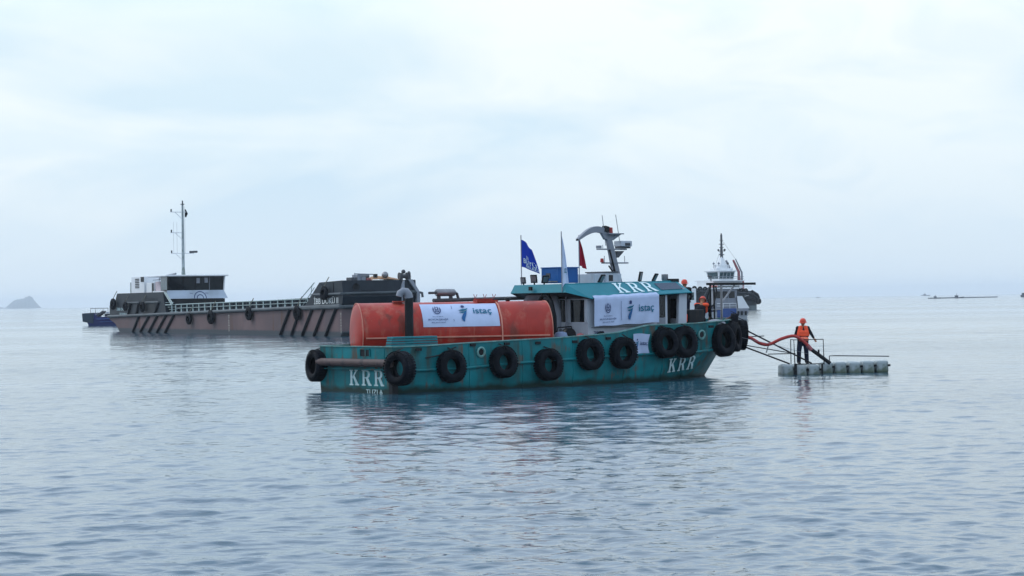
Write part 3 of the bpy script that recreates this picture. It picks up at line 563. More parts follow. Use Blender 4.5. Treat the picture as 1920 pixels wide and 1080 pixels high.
for x, y, z, yaw, lab in TY:
    t = T0 if first else copy_tree(T0); first = False
    t.matrix_world = at(KF, x, y, z, yaw) @ Matrix.Rotation(rnd.uniform(-.10, .10), 4, 'X') @ Matrix.Rotation(rnd.uniform(-.12, .12), 4, 'Y'); t['label'] = lab
    sc_ = rnd.uniform(.95, 1.05); t.scale = (sc_, rnd.uniform(.9, 1.15), sc_*rnd.uniform(.97, 1.03))
    if 'highest' in lab: t.scale = (.8, .9, .8)
    if 'near stern' in lab: t.scale = (.98, 1.3, .98)
    if 'far stern' in lab: t.scale = (.95, 1.5, .95)

# orange tank
TD = rad(-24); TL = 6.78; TR = 1.06
TF = at(KF, 1.17, 3.93, 1.93, TD)
tank = thing('storage_tank', 'long horizontal orange steel tank lying on the deck of the teal boat', 'tank', TF)
dish = [(0, -.15), (.35, -.145), (.65, -.12), (.88, -.07), (1.0, -.02), (TR, .02)]
prof = dish+[(TR, .5*i) for i in range(1, 14)]+[(TR, TL-.02)]+[(r, TL-h) for r, h in reversed(dish[:-1])]
obj('shell', MB().lathe(prof, (0, 0, 0), (1, 0, 0), 64), 'orange', tank, smooth=35)
for x in (.0, TL): obj('rim_seam', MB().lathe([(TR-.01, -.012), (TR+.012, -.012), (TR+.012, .012), (TR-.01, .012)], (x, 0, 0), (1, 0, 0), 64, closed=True), 'tankrim', tank, smooth=30)
for x in (2.0, 4.0, 5.85): obj('weld_seam', MB().lathe([(TR-.005, -.02), (TR+.006, -.012), (TR+.006, .012), (TR-.005, .02)], (x, 0, 0), (1, 0, 0), 48, closed=True), 'orange', tank, smooth=30)
obj('side_ledge', MB().box(.1, TL-.12, -TR-.035, -TR+.02, -.165, -.115), 'tankrim', tank)
obj('drop_pipe', MB().tube([(4.92, -.2, 1.06), (4.92, -.62, .93), (4.93, -1.0, .5), (4.93, -1.11, 0), (4.93, -1.1, -1.1)], .028, 8), 'tankrim', tank, smooth=50)
for x in (1.2, 3.4, 5.7): obj('saddle', MB().box(x-.12, x+.12, -.8, .8, -1.21, -.7), 'deck', tank)
obj('manhole', MB().lathe([(.0, .1), (.34, .1), (.34, .06), (.30, .05), (.30, -.15)], (4.55, 0, TR), (0, 0, 1), 20).box(4.25, 5.0, -.3, .3, TR-.02, TR+.05), 'orange', tank, smooth=30)
for x, y in ((4.28, .1), (4.6, 0), (4.92, -.05)):
    obj('wing_clamp', MB().tube([(x, y, TR+.1), (x-.05, y, TR+.26)], .012, 5).tube([(x, y, TR+.1), (x+.07, y, TR+.25)], .012, 5), 'pink', tank)
obj('vent_cap', MB().lathe([(0, .14), (.1, .12), (.12, .05), (.06, 0)], (5.5, .2, TR), (0, 0, 1), 14), 'black', tank, smooth=50)
obj('inlet_flange', MB().lathe([(0, .06), (.22, .06), (.22, .02), (.13, .0), (.13, -.1)], (1.45, -.2, TR), (0, 0, 1), 18), 'orange', tank, smooth=30)
obj('drain_cock', MB().box(.62, .7, -.78, -.70, -.80, -.72), 'rope', tank)

# black vertical pipe with elbow
pp = thing('elbow_pipe', 'tall black pipe with a grey elbow rising in front of the orange tank', 'pipe', at(KF, 2.02, 2.05, .72))
obj('riser', MB().tube([(0, 0, 0), (0, 0, 2.42)], .15, 20), 'black', pp, smooth=50)
obj('elbow', MB().tube([(0, 0, 2.42), (-.02, .01, 2.54), (-.08, .04, 2.64), (-.18, .08, 2.66), (-.27, .12, 2.60), (-.30, .14, 2.48)], [.15, .15, .14, .13, .125, .125], 18), 'grey', pp, smooth=50)
obj('outlet', MB().lathe([(.0, 0), (.11, 0)], (-.305, .14, 2.472), (-.2, .05, -1), 14), 'black', pp)

# teal beams
bm_ = thing('steel_beam_stack', 'stack of teal steel beams lying along the bulwark in front of the tank', 'steel beams', at(KF, -.2, .62, .72))
for i in range(4): obj('beam', MB().box(0+.02*i, 1.96-.01*i, -.16, .16, .82+i*.085, .885+i*.085), 'teal_beam', bm_, bevel=.008)
for x in (.3, 1.6): obj('trestle', MB().box(x-.05, x+.05, -.15, .15, 0, .818), 'black', bm_)
bm_.matrix_world = at(KF, .16, .75, .72)
# muffler and beam on port side
pb = thing('port_side_pipe', 'long dark pipe running above the orange tank on posts along the far side', 'pipe', at(KF, 4.75, 4.2, .72))
obj('long_tube', MB().tube([(0, 0, 2.33), (4.6, 0, 2.38)], .07, 10), 'dgrey', pb, smooth=50)
for x in (.2, 2.4, 4.4): obj('post', MB().tube([(x, 0, 0), (x, 0, 2.33)], .05, 8), 'dgrey', pb)
mu = thing('silencer', 'grey drum silencer with side pipes mounted on the dark pipe behind the tank', 'silencer', at(KF, 4.95, 4.2, 3.13))
obj('drum', MB().lathe([(0, -.42), (.10, -.42), (.13, -.38), (.135, 0), (.13, .38), (.10, .42), (0, .42)], (.35, 0, .20), (1, 0, 0), 18), 'steel', mu, smooth=40)
obj('tail_pipe', MB().tube([(-.4, 0, .19), (-.05, 0, .2)], .045, 8), 'dgrey', mu); obj('bent_pipe', MB().tube([(.76, 0, .22), (.88, 0, .16), (.95, 0, -.02)], .05, 8), 'dgrey', mu)
for x in (.05, .6): obj('foot', MB().box(x-.05, x+.05, -.05, .05, -.02, .09), 'dgrey', mu)

# banners
bt = thing('tank_banner', 'white banner with crest and company mark wrapped over the orange tank', 'banner', TF)
BX0, BX1, PH0, PH1 = 2.12, 4.86, 79, 22
def cyl(a, b, off=.02):   # a along the tank in m, b up the arc in m
    ph = rad(PH0)-b/(TR+off); return (BX0+a, -(TR+off)*math.sin(ph), (TR+off)*math.cos(ph))
ARC = rad(PH0-PH1)*TR
rows = []
for j in range(15):
    row = []
    for i in range(33):
        b = ARC*j/14; a = (BX1-BX0)*i/32; wob = .012*math.sin(a*5+b*7)+.008*math.sin(a*13+b*3)
        row.append(cyl(a, b, .012+wob*.4))
    rows.append(row)
obj('cloth', MB().grid(rows), 'cloth', bt, smooth=80)
banner_art(bt, lambda a, b: cyl(a, b, .045), BX1-BX0, ARC)

cb = thing('cabin_banner', 'large white banner with crest and company mark hung on the side of the cabin', 'banner', at(KF, 9.12, .46, 2.04))
def wob(a, b): return .018*math.sin(a*3.1+b*2)+.012*math.sin(a*7-b*5)
rows = [[(3.22*i/40, -wob(3.22*i/40, 1.02*j/10)*(1-j/12), 1.02*j/10+.012*math.sin(i*.4)*(1-j/10)) for i in range(41)] for j in range(11)]
rows = [[(p[0], p[1], p[2]+p[0]*.030) for p in r_] for r_ in rows]
def fold(i, b): q = slope(.02+.63*i/40, b, .03+.01*math.sin(i*1.1)); return (q[0]-9.12, q[1]-.46, q[2]-2.04)
rows += [[fold(i, .02) for i in range(41)], [fold(i, .07) for i in range(41)], [fold(i, .13+.02*math.sin(i*.5)) for i in range(41)]]
obj('cloth', MB().grid(rows), 'cloth', cb, smooth=80)
banner_art(cb, lambda a, b: (a, -wob(a, b)*(1-b/1.22)-.035, b-.02+a*.030), 3.22, 1.02)
hb = thing('hull_banner', 'small white banner with company mark hung on the outside of the teal bulwark', 'banner', at(KF, 10.46, -.07, .98))
obj('cloth', MB().grid([[(.08*(1-j/8)**2+(.78-.06*math.sin(j*.5))*i/10, -.02*math.sin(i*.8+j*.5)-.01*j, .76*j/8+.02*math.sin(i*.5)) for i in range(11)] for j in range(9)]), 'cloth', hb, smooth=80)
banner_art(hb, lambda a, b: (a+.04, -.022*math.sin(a/.078*.8+b/.095*.5)-.01*b/.095-.03, b), .72, .74, small=True)

# flags
def flag(name, label, px, py, z0, z1, rows, m, art=None):
    f = thing(name, label, 'flag', at(KF, px, py, z0)); obj('pole', MB().tube([(0, 0, 0), (0, 0, z1-z0)], .018, 8), 'grey', f)
    obj('cloth', MB().grid(rows), m, f, smooth=80)
    if art: art(f)
def bf(u, v):   # blue flag: u along the fly 0..1, v down the hoist 0..1
    fly = .80*(1-.52*math.sin(math.pi*min(1, v*1.0))*.6) if v < .999 else .8
    x = u*(.55+.28*v); droop = u**1.4*(.40*(1-v)+.28*v)
    return (x*.9, -.10*math.sin(u*6+v*2)*u-.06*u, -(v*1.0+droop*(.95)))
rows = [[(lambda p: (p[0], p[1], p[2]+1.66))(bf(i/16, j/16)) for i in range(17)] for j in range(17)]
def bart(f):
    fn = lambda a, b: (lambda p: (p[0], p[1]-.022, p[2]+1.66))(bf(a, b))
    obj('lettering', dec([xf(text2('\u0130S', 0, 0, 1, 1), .32, .62, .22, -.10), xf(text2('B\u00dcY\u00dc', 0, 0, 1, 1), .12, .84, .80, -.22), xf(text2('BELED', 0, 0, 1, 1), .30, .96, .66, -.10)], fn), 'sign_l', f, recalc=False)
flag('blue_flag', 'blue flag with white lettering on a pole at the aft roof edge', 8.35, 3.55, 3.58, 5.40, [[(p[0], p[1], p[2]*1.0) for p in r] for r in rows], 'blueflag', bart)
def wf(i, j, w, top, L, seed):
    t = j/16; u = i/8; x = w*t**.8*u; return (x*.8+.02, .05*math.sin(u*9+seed)*min(1, t*3), top-t*L-.15*u*t)
flag('white_flag', 'limp white flag hanging down its pole in front of the blue box', 8.12, 1.05, 3.3, 5.45, [[wf(i, j, .40, 2.0, 1.88, 1) for i in range(9)] for j in range(17)], 'whiteflag',
     lambda f: obj('company_name', dec([text2('ista\u00e7', 0, 0, .12, .3)], lambda a, b: (a+.05, -.07, .6+b)), 'tealp', f, recalc=False))
flag('red_flag', 'red flag hanging in a narrow wedge from its pole beside the blue box', 10.25, 2.5, 3.58, 5.38, [[wf(i, j, .42, 1.68, 1.0, 3) for i in range(9)] for j in range(17)], 'redflag')

bx = thing('blue_equipment_box', 'blue steel box with a small hatch standing on the cabin roof', 'box', at(KF, 8.75, 1.95, 3.60))
obj('body', MB().box(0, .95, 0, .95, 0.02, .56), 'blue', bx, bevel=.015); obj('lid', MB().box(-.02, .97, -.02, .97, .56, .60), 'blue', bx, bevel=.008)
obj('hatch', MB().box(-.02, -.001, .45, .68, .2, .38), 'dgrey', bx); obj('base_rail', MB().box(-.03, -.001, .05, .8, .06, .10), 'steel', bx)
# deck clutter aft of the cabin
c = obj('coiled_hose', MB(), 'rope') if False else None
db = thing('blue_drum', 'small pale blue round canister on deck in front of the cabin windows', 'drum', at(KF, 7.95, .95, .72))
obj('can', MB().lathe([(0, 0), (.22, 0), (.24, .1), (.24, 1.0), (.2, 1.12), (.06, 1.16), (0, 1.16)], (0, 0, 0), (0, 0, 1), 20), mat('pale_blue_plastic', (.2, .27, .42), .4), db, smooth=40)
obj('neck', MB().lathe([(0, 1.24), (.06, 1.24), (.06, 1.15)], (0, 0, 0), (0, 0, 1), 12), 'dgrey', db)
pu = thing('deck_pump', 'dark pump engine between the tank and the cabin', 'pump', at(KF, 8.5, 1.55, .72))
obj('engine_block', MB().box(-.3, .35, -.25, .3, 0, 1.05), 'dgrey', pu, bevel=.03); obj('flywheel_guard', MB().lathe([(0, -.1), (.28, -.1), (.28, .1), (0, .1)], (.0, -.38, 1.0), (0, 1, 0), 18), 'black', pu, smooth=40)
obj('handle', MB().tube([(-.4, -.2, 1.1), (-.35, -.2, 1.3), (.3, -.2, 1.32), (.35, -.2, 1.1)], .025, 6), 'black', pu)
sk = thing('red_bundle', 'faded red bundle of cloth hung below the big cabin window', 'bundle', at(KF, 8.72, .78, 1.15))
obj('folds', MB().ball((0, 0, .38), .26, 14, (1, .7, 1.1)).ball((.12, 0, .2), .24, 14, (1, .7, .9)), 'pink', sk, smooth=60); obj('stand', MB().box(-.1, .2, -.1, .1, -.43, .15), 'dgrey', sk)

# ------------------------------------------------------------ people
def blob(name, segs, m, parent, vox=.014, extra=None, smooth_it=3):
    mb = MB()
    for a, b, ra, rb in segs: mb.cap(a, b, ra, rb)
    if extra: extra(mb)
    o = obj(name, mb, m, parent)
    r = o.modifiers.new('remesh', 'REMESH'); r.mode = 'VOXEL'; r.voxel_size = vox; r.use_smooth_shade = True
    if smooth_it: s_ = o.modifiers.new('smooth', 'SMOOTH'); s_.factor = .5; s_.iterations = smooth_it
    return o
def hand(segs, w_, d, side):
    w_ = Vector(w_); d = Vector(d).normalized(); s_ = d.cross(Vector((0, 1, 0))); s_ = s_.normalized() if s_.length > .1 else Vector((1, 0, 0))
    n = d.cross(s_).normalized(); p = w_+d*.09
    segs.append((w_, p, .028, .036)); segs.append((p-s_*.018, p+s_*.018, .024, .024))
    for k, L in enumerate((.072, .082, .076, .06)):
        b = p+s_*(.030-.020*k)+d*.01; m_ = b+d*L*.55+n*.008; e = m_+(d*.6+n*.8).normalized()*L*.5; segs += [(b, m_, .0095, .009), (m_, e, .009, .0075)]
    b = w_+d*.035+s_*.03; m_ = b+(d*.7+s_*.8).normalized()*.045; segs += [(b, m_, .013, .011), (m_, m_+d*.035, .011, .009)]
def person(label, F, J, shirt='dcloth', trousers='ncloth', jacket='vest', helmet=True, pose=None):
    p = thing('person', label, 'person', F); S = []
    V_ = {k: Vector(v) for k, v in J.items()}
    hd, nk, ch, pv = V_['head'], V_['neck'], V_['chest'], V_['pelvis']
    face = V_.get('face', Vector((0, -1, 0))).normalized(); rt = face.cross(Vector((0, 0, 1))).normalized(); upv = (hd-nk).normalized()
    S += [(hd+upv*.02-face*.01, hd-upv*.03+face*.01, .092, .082), (hd-upv*.07+face*.045, hd-upv*.075+face*.05, .042, .04), (nk, hd-upv*.05, .062, .055), (hd+face*.095+upv*-.0, hd+face*.108-upv*.025, .011, .015)]
    S += [(hd+rt*s*.09, hd+rt*s*.093-upv*.02, .016, .013) for s in (-1, 1)]+[(hd+face*.088+rt*s*.032+upv*.015, hd+face*.088+rt*s*.034+upv*.015, .010, .010) for s in (-1, 1)]
    S += [(ch, pv, .155, .135), (nk, ch, .09, .15), (V_['shl'], V_['shr'], .075, .075), (V_['hipl'], V_['hipr'], .10, .10)]
    for s in 'lr':
        sh, el, wr = V_['sh'+s], V_['el'+s], V_['wr'+s]; hp, kn, an = V_['hip'+s], V_['kn'+s], V_['an'+s]; ft = V_.get('toe'+s, an+face*.17+Vector((0, 0, -.05)))
        S += [(sh, el, .055, .043), (el, wr, .042, .029), (hp, kn, .088, .058), (kn, an, .057, .04), (an+Vector((0, 0, -.03)), ft, .045, .035)]
        hand(S, wr, (wr-el), s)
    body = blob('body', S, 'skin', p, .010, smooth_it=1)
    bulk = 1.22 if jacket == 'collar' else 1.0
    C = [(ch, pv, .172*bulk, .160*bulk), (nk-Vector((0, 0, .03)), ch, .10, .165), (V_['shl'], V_['shr'], .09, .09)]
    for s in 'lr': C += [(V_['sh'+s], V_['el'+s], .075, .062), (V_['el'+s], V_['el'+s].lerp(V_['wr'+s], .75), .06, .05)]
    blob('shirt', C, shirt, p, .018)
    Tt = [(V_['hipl'], V_['hipr'], .125, .125), (pv, pv+(ch-pv)*.15, .16, .155)]
    for s in 'lr': Tt += [(V_['hip'+s], V_['kn'+s], .118, .094), (V_['kn'+s], V_['an'+s], .092, .082)]
    blob('trousers', Tt, trousers, p, .018)
    for s in 'lr':
        an = V_['an'+s]; ft = V_.get('toe'+s, an+face*.17+Vector((0, 0, -.05))); blob('boot', [(an+Vector((0, 0, .08)), an+Vector((0, 0, -.02)), .06, .055), (an+Vector((0, 0, -.03)), ft, .056, .046)], 'boot', p, .016)
    if helmet:
        mb = MB(); prf = [(0, .145), (.05, .14), (.09, .115), (.115, .07), (.122, .02), (.128, .0)]; mb.lathe(prf, hd+upv*.025, upv, 24); mb.lathe([(.128, 0), (.15, -.008), (.15, -.014), (.125, -.008)], hd+upv*.025+face*.015, upv, 24)
        obj('helmet', mb, 'helmet', p, smooth=50)
    if jacket == 'vest':
        fw_ = face
        c1 = nk-Vector((0, 0, .05)); up3 = (c1-pv).normalized()
        blob('life_jacket', [(c1+rt*.10+up3*.02+fw_*.04, c1+rt*.13-up3*.24+fw_*.04, .10, .125), (c1-rt*.10+up3*.02+fw_*.04, c1-rt*.13-up3*.24+fw_*.04, .10, .125), (c1+fw_*.08-up3*.14+rt*.09, c1+fw_*.08-up3*.14-rt*.09, .105, .105), (c1+fw_*.07-up3*.24+rt*.09, c1+fw_*.07-up3*.24-rt*.09, .115, .115), (c1-fw_*.07-up3*.15+rt*.08, c1-fw_*.07-up3*.15-rt*.08, .10, .10)], 'vest', p, .016)
        blob('life_jacket_front', [(c1+fw_*.10-up3*.40+rt*.10, c1+fw_*.10-up3*.40-rt*.10, .105, .105), (c1-fw_*.05-up3*.38+rt*.09, c1-fw_*.05-up3*.38-rt*.09, .11, .11)], 'vest3', p, .016)
        blob('jacket_strap', [(c1+fw_*.135-up3*.305+rt*.16, c1+fw_*.135-up3*.305-rt*.16, .033, .033)], 'black', p, .012)
    if jacket == 'collar':
        blob('life_jacket', [(nk+rt*.22+Vector((0, 0, -.01)), nk-rt*.22+Vector((0, 0, -.01)), .075, .075), (nk+rt*.2, nk+face*.16+rt*.13-Vector((0, 0, .2)), .07, .07), (nk-rt*.2, nk+face*.16-rt*.13-Vector((0, 0, .2)), .07, .07)], 'vest', p, .016)
    return p
# man on the pontoon (frame: pontoon top)
J = dict(head=(0, -.05, 1.60), neck=(0, 0, 1.42), chest=(0, .0, 1.22), pelvis=(0, .02, .95), shl=(.19, 0, 1.38), ell=(.33, -.02, 1.14), wrl=(.42, -.08, .97), shr=(-.19, 0, 1.38), elr=(-.29, -.0, 1.10), wrr=(-.10, -.14, .98),
         hipl=(.10, .02, .92), knl=(.12, -.02, .50), anl=(.14, .02, .09), hipr=(-.10, .02, .92), knr=(-.16, 0, .50), anr=(-.17, .02, .09), face=(.1, -1, -.1))
person('man in a red helmet and orange life jacket standing on the floating pontoon', frame(11.22, 82.5, 0, .40), J)
# man bending over the hoses on the foredeck, his back to the camera
J = dict(head=(.02, .16, 1.66), neck=(-.03, .05, 1.50), chest=(-.08, -.02, 1.28), pelvis=(-.12, -.10, .96), shl=(-.22, .05, 1.45), ell=(-.25, .22, 1.22), wrl=(-.05, .42, 1.10), shr=(.17, .05, 1.45), elr=(.30, .22, 1.20), wrr=(.30, .42, 1.02),
         hipl=(-.22, -.06, .92), knl=(-.24, .04, .50), anl=(-.26, -.02, .09), hipr=(.0, -.06, .92), knr=(.04, .06, .50), anr=(.05, -.02, .09), face=(.35, 1, -.5))
person('man in dark clothes and orange life jacket, back turned, beside the bow gantry', at(KF, 16.02, 1.9, 1.25, rad(-40)), J, jacket='collar', trousers='dcloth')
stp = tag(obj('deck_locker', MB().box(-.35, .35, -.4, .4, 0, .72), 'teal', M=at(KF, 16.1, 2.95, 1.25), bevel=.02), 'teal locker on the far side of the foredeck, with a man on it', 'locker')
J = dict(head=(0, -.02, 1.60), neck=(0, 0, 1.42), chest=(0, 0, 1.22), pelvis=(0, .0, .95), shl=(.19, 0, 1.38), ell=(.27, .05, 1.10), wrl=(.22, .2, .95), shr=(-.19, 0, 1.38), elr=(-.27, 0.05, 1.10), wrr=(-.2, .2, .95),
         hipl=(.10, 0, .92), knl=(.11, .02, .50), anl=(.11, 0, .09), hipr=(-.10, 0, .92), knr=(-.11, .02, .50), anr=(-.11, .0, .09), face=(1, .2, -.1))
person('man of whom only the red helmet and head show behind the cabin roof', at(KF, 16.1, 2.95, 1.97, rad(-40)), J, jacket=None)
# things on the foredeck
bk = thing('deck_winch', 'dark winch box standing behind the cabin on the foredeck', 'winch', at(KF, 14.95, 1.5, 1.25))
obj('housing', MB().box(-.35, .45, -.3, .35, 0, 1.32), 'black', bk, bevel=.03); obj('drum', MB().lathe([(0, -.3), (.2, -.3), (.2, -.25), (.12, -.22), (.12, .22), (.2, .25), (.2, .3), (0, .3)], (.65, 0, .35), (0, 1, 0), 16), 'dgrey', bk, smooth=30)
lj = thing('spare_life_jacket', 'bright red life jacket hanging on a rail beside the cabin door post', 'life jacket', at(KF, 14.22, 1.05, 1.25))
blob('padding', [((0, 0, 1.15), (-.03, 0, .86), .06, .09), ((.08, 0, 1.12), (.04, .02, .9), .05, .08)], 'vest', lj, .016); obj('hanger_post', MB().tube([(0, .1, 0), (0, .1, 1.25)], .02, 6), 'steel', lj)
cl_ = thing('hose_coil', 'brown coiled hose heaped on the bow beside the kneeling worker', 'hose', at(KF, 16.75, 1.6, 1.25))
pts = [(.42*math.cos(t*.42)*(1-.004*t), .36*math.sin(t*.42), .06+.011*t+.03*math.sin(t)) for t in range(75)]
obj('coil', MB().tube(pts, .055, 8), 'hosed', cl_, smooth=50)
cl_['label'] = 'brown hose coiled in a heap on the bow below the gantry'
obj('loose_end', MB().tube([(-.1, -.2, .85), (.2, -.35, 1.02), (.55, -.2, .98), (.95, .1, .92), (1.15, .3, .75)], .05, 8), 'hosed', cl_, smooth=50)
tp = tag(obj('canvas_heap', MB().ball((0, 0, 0), .4, 16, (1.2, .8, .55)).ball((.25, .1, .02), .3, 14, (1, 1, .6)), 'grey', M=at(KF, 15.5, .72, 1.98), smooth=60), 'grey canvas heap on the edge of the bow beside the round opening', 'canvas')

# ------------------------------------------------------------ pontoon, walkway frame, hose
PX = [  # x, y, z-offset, yaw
    (10.60, 82.55, 0), (11.10, 82.55, 0), (11.60, 82.55, 0), (10.60, 83.05, 0), (11.10, 83.05, 0), (11.60, 83.05, 0), (10.60, 82.05, 0), (11.10, 82.05, 0), (11.60, 82.05, 0)]
pon = thing('floating_pontoon', 'pontoon of pale plastic float blocks with a long arm to the right', 'pontoon', frame(10.33, 82.2, 0, 0))
def fl_mesh():
    mb = MB().box(-.228, .228, -.228, .228, -.12, .36); return mb
blk = obj('float_block', fl_mesh(), 'float', pon, bevel=.07)
blocks = []
for i in range(3):
    for j in range(3): blocks.append((.24+i*.5, .0+j*.5, rnd.uniform(-.015, .015), 0))
for i in range(5):
    for j in range(2): blocks.append((1.86+i*.54, .85+.5*j, .05+.008*i+rnd.uniform(-.01, .01), .0))
lugm = MB().box(-.05, .05, -.03, .03, .16, .24)
lug = None
for k, (x, y, z, a) in enumerate(blocks):
    b = blk if k == 0 else blk.copy()
    if k: COL.objects.link(b); b.parent = pon
    b.matrix_local = Matrix.Translation((x, y, z+.01+rnd.uniform(-.02, .02))) @ Matrix.Rotation(rnd.uniform(-.05, .05), 4, 'Y') @ Matrix.Rotation(rnd.uniform(-.05, .05), 4, 'Z')
    if y < .2 or (x > 1.7 and y < .9):
        if lug is None: lug = obj('coupling_lug', lugm, 'black', pon); l_ = lug
        else: l_ = lug.copy(); COL.objects.link(l_); l_.parent = pon
        l_.matrix_local = Matrix.Translation((x+.245, y-.21, z))
obj('corner_post', MB().box(.46, .56, -.33, -.25, -.1, .42), 'black', pon); obj('corner_post', MB().box(1.50, 1.56, -.33, -.25, -.1, .42), 'black', pon)
obj('edge_pole', MB().tube([(1.97, .75, .38), (1.97, .75, .68), (2.2, .75, .685), (4.3, .8, .63)], .022, 8), 'dgrey', pon)
rl = thing('pontoon_rail', 'thin black steel railing frame round the standing man', 'railing', frame(10.33, 82.2, 0, .38))
obj('top_rail', MB().tube([(.5, -.2, 0), (.47, -.2, .96), (1.60, -.2, .97), (1.62, -.2, .0)], .022, 8), 'black', rl); obj('bottom_rail', MB().tube([(.5, -.2, .03), (1.62, -.2, .03)], .018, 8), 'black', rl)
obj('far_rail', MB().tube([(.5, .95, 0), (.5, .95, .96), (.47, -.2, .96)], .018, 8), 'black', rl)
# walkway frame from bow to pontoon (world metres relative to its pontoon end)
wk = thing('walkway_frame', 'dark steel frame of poles sloping from the bow down to the pontoon', 'frame', frame(10.7, 82.2, 0, .4))
def pole(name, a, b, r=.022, m='black'): obj(name, MB().tube([a, b], r, 8), m, wk)
pole('pole', (-1.98, .5, 1.50), (.82, .1, .02), .030); pole('pole', (-1.97, .2, .78), (-.06, -.1, .02), .030); pole('pole', (-1.97, .2, .80), (-.03, .2, .44), .018)
pole('cross_bar', (-.86, .1, .40), (.2, .1, .41), .018); pole('strut', (-.80, .15, .86), (-.93, .1, .45), .022, 'steel'); pole('cross_bar', (-1.6, .2, 1.08), (-.98, .3, 1.10), .018)
obj('steel_wire', MB().tube([(-3.0, -.7, 1.35), (-1.9, -.3, 1.06), (-.5, 0, .72), (.7, .2, .38)], .008, 5), 'grey', wk)
hs = thing('suction_hose', 'red suction hose snaking from the bow to the man on the pontoon', 'hose', frame(10.33, 82.2, 0, .4))
def bez(ctrl, n=8):
    out = []; P = [Vector(c) for c in ctrl]; P = [P[0]]+P+[P[-1]]
    for i in range(1, len(P)-2):
        for k in range(n):
            t = k/n; out.append(.5*((2*P[i])+(-P[i-1]+P[i+1])*t+(2*P[i-1]-5*P[i]+4*P[i+1]-P[i+2])*t*t+(-P[i-1]+3*P[i]-3*P[i+1]+P[i+2])*t*t*t))
    return out+[P[-2]]
obj('red_hose', MB().tube(bez([(-1.72, .25, .82), (-1.5, .2, 1.04), (-1.2, .1, 1.05), (-.8, 0, .82), (-.45, 0, .78), (0, -.05, .98), (.45, -.1, 1.09), (.72, -.15, .98), (.95, -.2, .78), (1.12, -.22, .58)]), .062, 12), 'hose', hs, smooth=50)
obj('coupling', MB().tube([(1.0, -.22, .72), (1.14, -.22, .54)], .085, 12), 'pink', hs, smooth=50)
obj('suction_pipe', MB().tube([(1.12, -.22, .58), (1.85, -.22, 0.02)], .075, 12), 'black', hs, smooth=50); obj('pipe_valve', MB().box(1.38, 1.44, -.3, -.2, .38, .56), 'black', hs)

# ------------------------------------------------------------ black barge
BF = frame(-46.11, 253.0, rad(-63.136)); BW = 7.3
bar = thing('hopper_barge', 'long slate-black hopper barge with a white mast and wheelhouse at its left end', 'barge', BF)
def bz(x): return 1.82+(x+5.9)*.0131
XS = [-5.9, -3.5, 0, 6, 14, 30, 45, 60, 66.5, 68]
secs = []
for x in XS:
    zt = bz(x); zb = -1.0 if x < 67 else .35
    if x < 0: zb = {-3.5: .95, -5.9: zt-.35}[x]
    h = BW/2; secs.append((x, [(h, zt), (h, zt*.5+zb*.5), (h-.02, zb)]))
hb_ = loft(secs, BW/2); hb_.f.append(tuple(range(6*(len(XS)-1), 6*len(XS)))); obj('hull', hb_, 'bhull', bar, smooth=20)
obj('deck', MB().grid([[(x, .05, bz(x)) for x in XS], [(x, BW-.05, bz(x)) for x in XS]]), 'bslate', bar)
obj('rub_rail', MB().tube([(x, -.12, bz(x)-.02) for x in XS], .17, 10), 'rubrail', bar, smooth=50)
def slab(name, poly, y0, y1, m='bslate', par=bar): return obj(name, MB().prism([(x, 0, z) for x, z in poly], (0, y0, 0), (0, y1, 0)), m, par)
slab('poop_bulkhead', [(-5.9, 1.83), (16.4, 2.12), (16.0, 2.9), (15.2, 4.55), (-2.66, 4.55), (-3.9, 3.2), (-5.9, 3.15)], .03, .4)
slab('poop_block', [(-5.0, 1.83), (14.8, 2.12), (14.8, 4.5), (-2.5, 4.5), (-4.9, 3.1)], .4, BW)
for x0, x1 in ((1.9, 6.6), (9.0, 14.0)): obj('poop_rail', MB().tube([(x0, -.05, 3.42), (x1, -.05, 3.42)], .11, 8), 'rubrail', bar)
for x0, x1 in ((3.2, 2.0), (6.4, 5.2), (13.9, 12.2)): obj('fender_strip', MB().tube([(x0, -.05, 3.4), (x1, -.05, 1.95)], .15, 8), 'bstrip', bar)
obj('recess', MB().box(7.8, 12.4, -.012, .0, 2.15, 3.25), 'black', bar)
obj('raised_name', dec([text2('\u0130STANBUL', 0, 0, 5.2, .38)], lambda a, b: (8.4+a, .02, 3.62+b)), 'bstrip', bar, recalc=False)
obj('stern_name', dec([text2('\u0130BB D\u00d6K\u00dc II', -2.8, 2.52, 5.1, .42), text2('\u0130STANBUL', -1.6, 2.03, 3.1, .26)], lambda a, b: (a, -.01+.0, b)), 'sign', bar, recalc=False)
slab('bow_block', [(58.6, 2.66), (68.0, 2.79), (68.3, 3.6), (68.05, 5.06), (62.6, 4.95)], .03, BW)
obj('bow_rail', MB().tube([(61.1, -.08, 3.82), (68.2, -.1, 3.86), (68.35, .3, 3.87), (68.3, 7.3, 3.97)], .12, 8), 'rubrail', bar)
obj('bow_seam', MB().box(66.0, 66.1, -.01, .03, 2.8, 4.9), 'bstrip', bar)
obj('bow_lower_rail', MB().tube([(58.8, -.14, 2.56), (68.1, -.14, 2.68), (68.2, .2, 2.69), (68.2, 7.2, 2.72)], .16, 8), 'rubrail', bar)
obj('bow_opening', MB().lathe([(0, 0), (.22, 0), (.3, -.05)], (63.2, -.0, 4.42), (0, 1, 0), 14), 'rubrail', bar); obj('bow_opening', MB().lathe([(0, 0), (.26, 0), (.34, -.05)], (68.2, 1.35, 4.45), (-1, 0, .05), 14), 'black', bar)
obj('bow_name', dec([text2('\u0130BB D\u00d6K\u00dc II', 61.25, 2.93, 5.95, .72, .006)], lambda a, b: (a, -.0, b+(a-61.2)*.012)), mat('bright_name_paint', (.62, .66, .66), .6), bar, recalc=False)
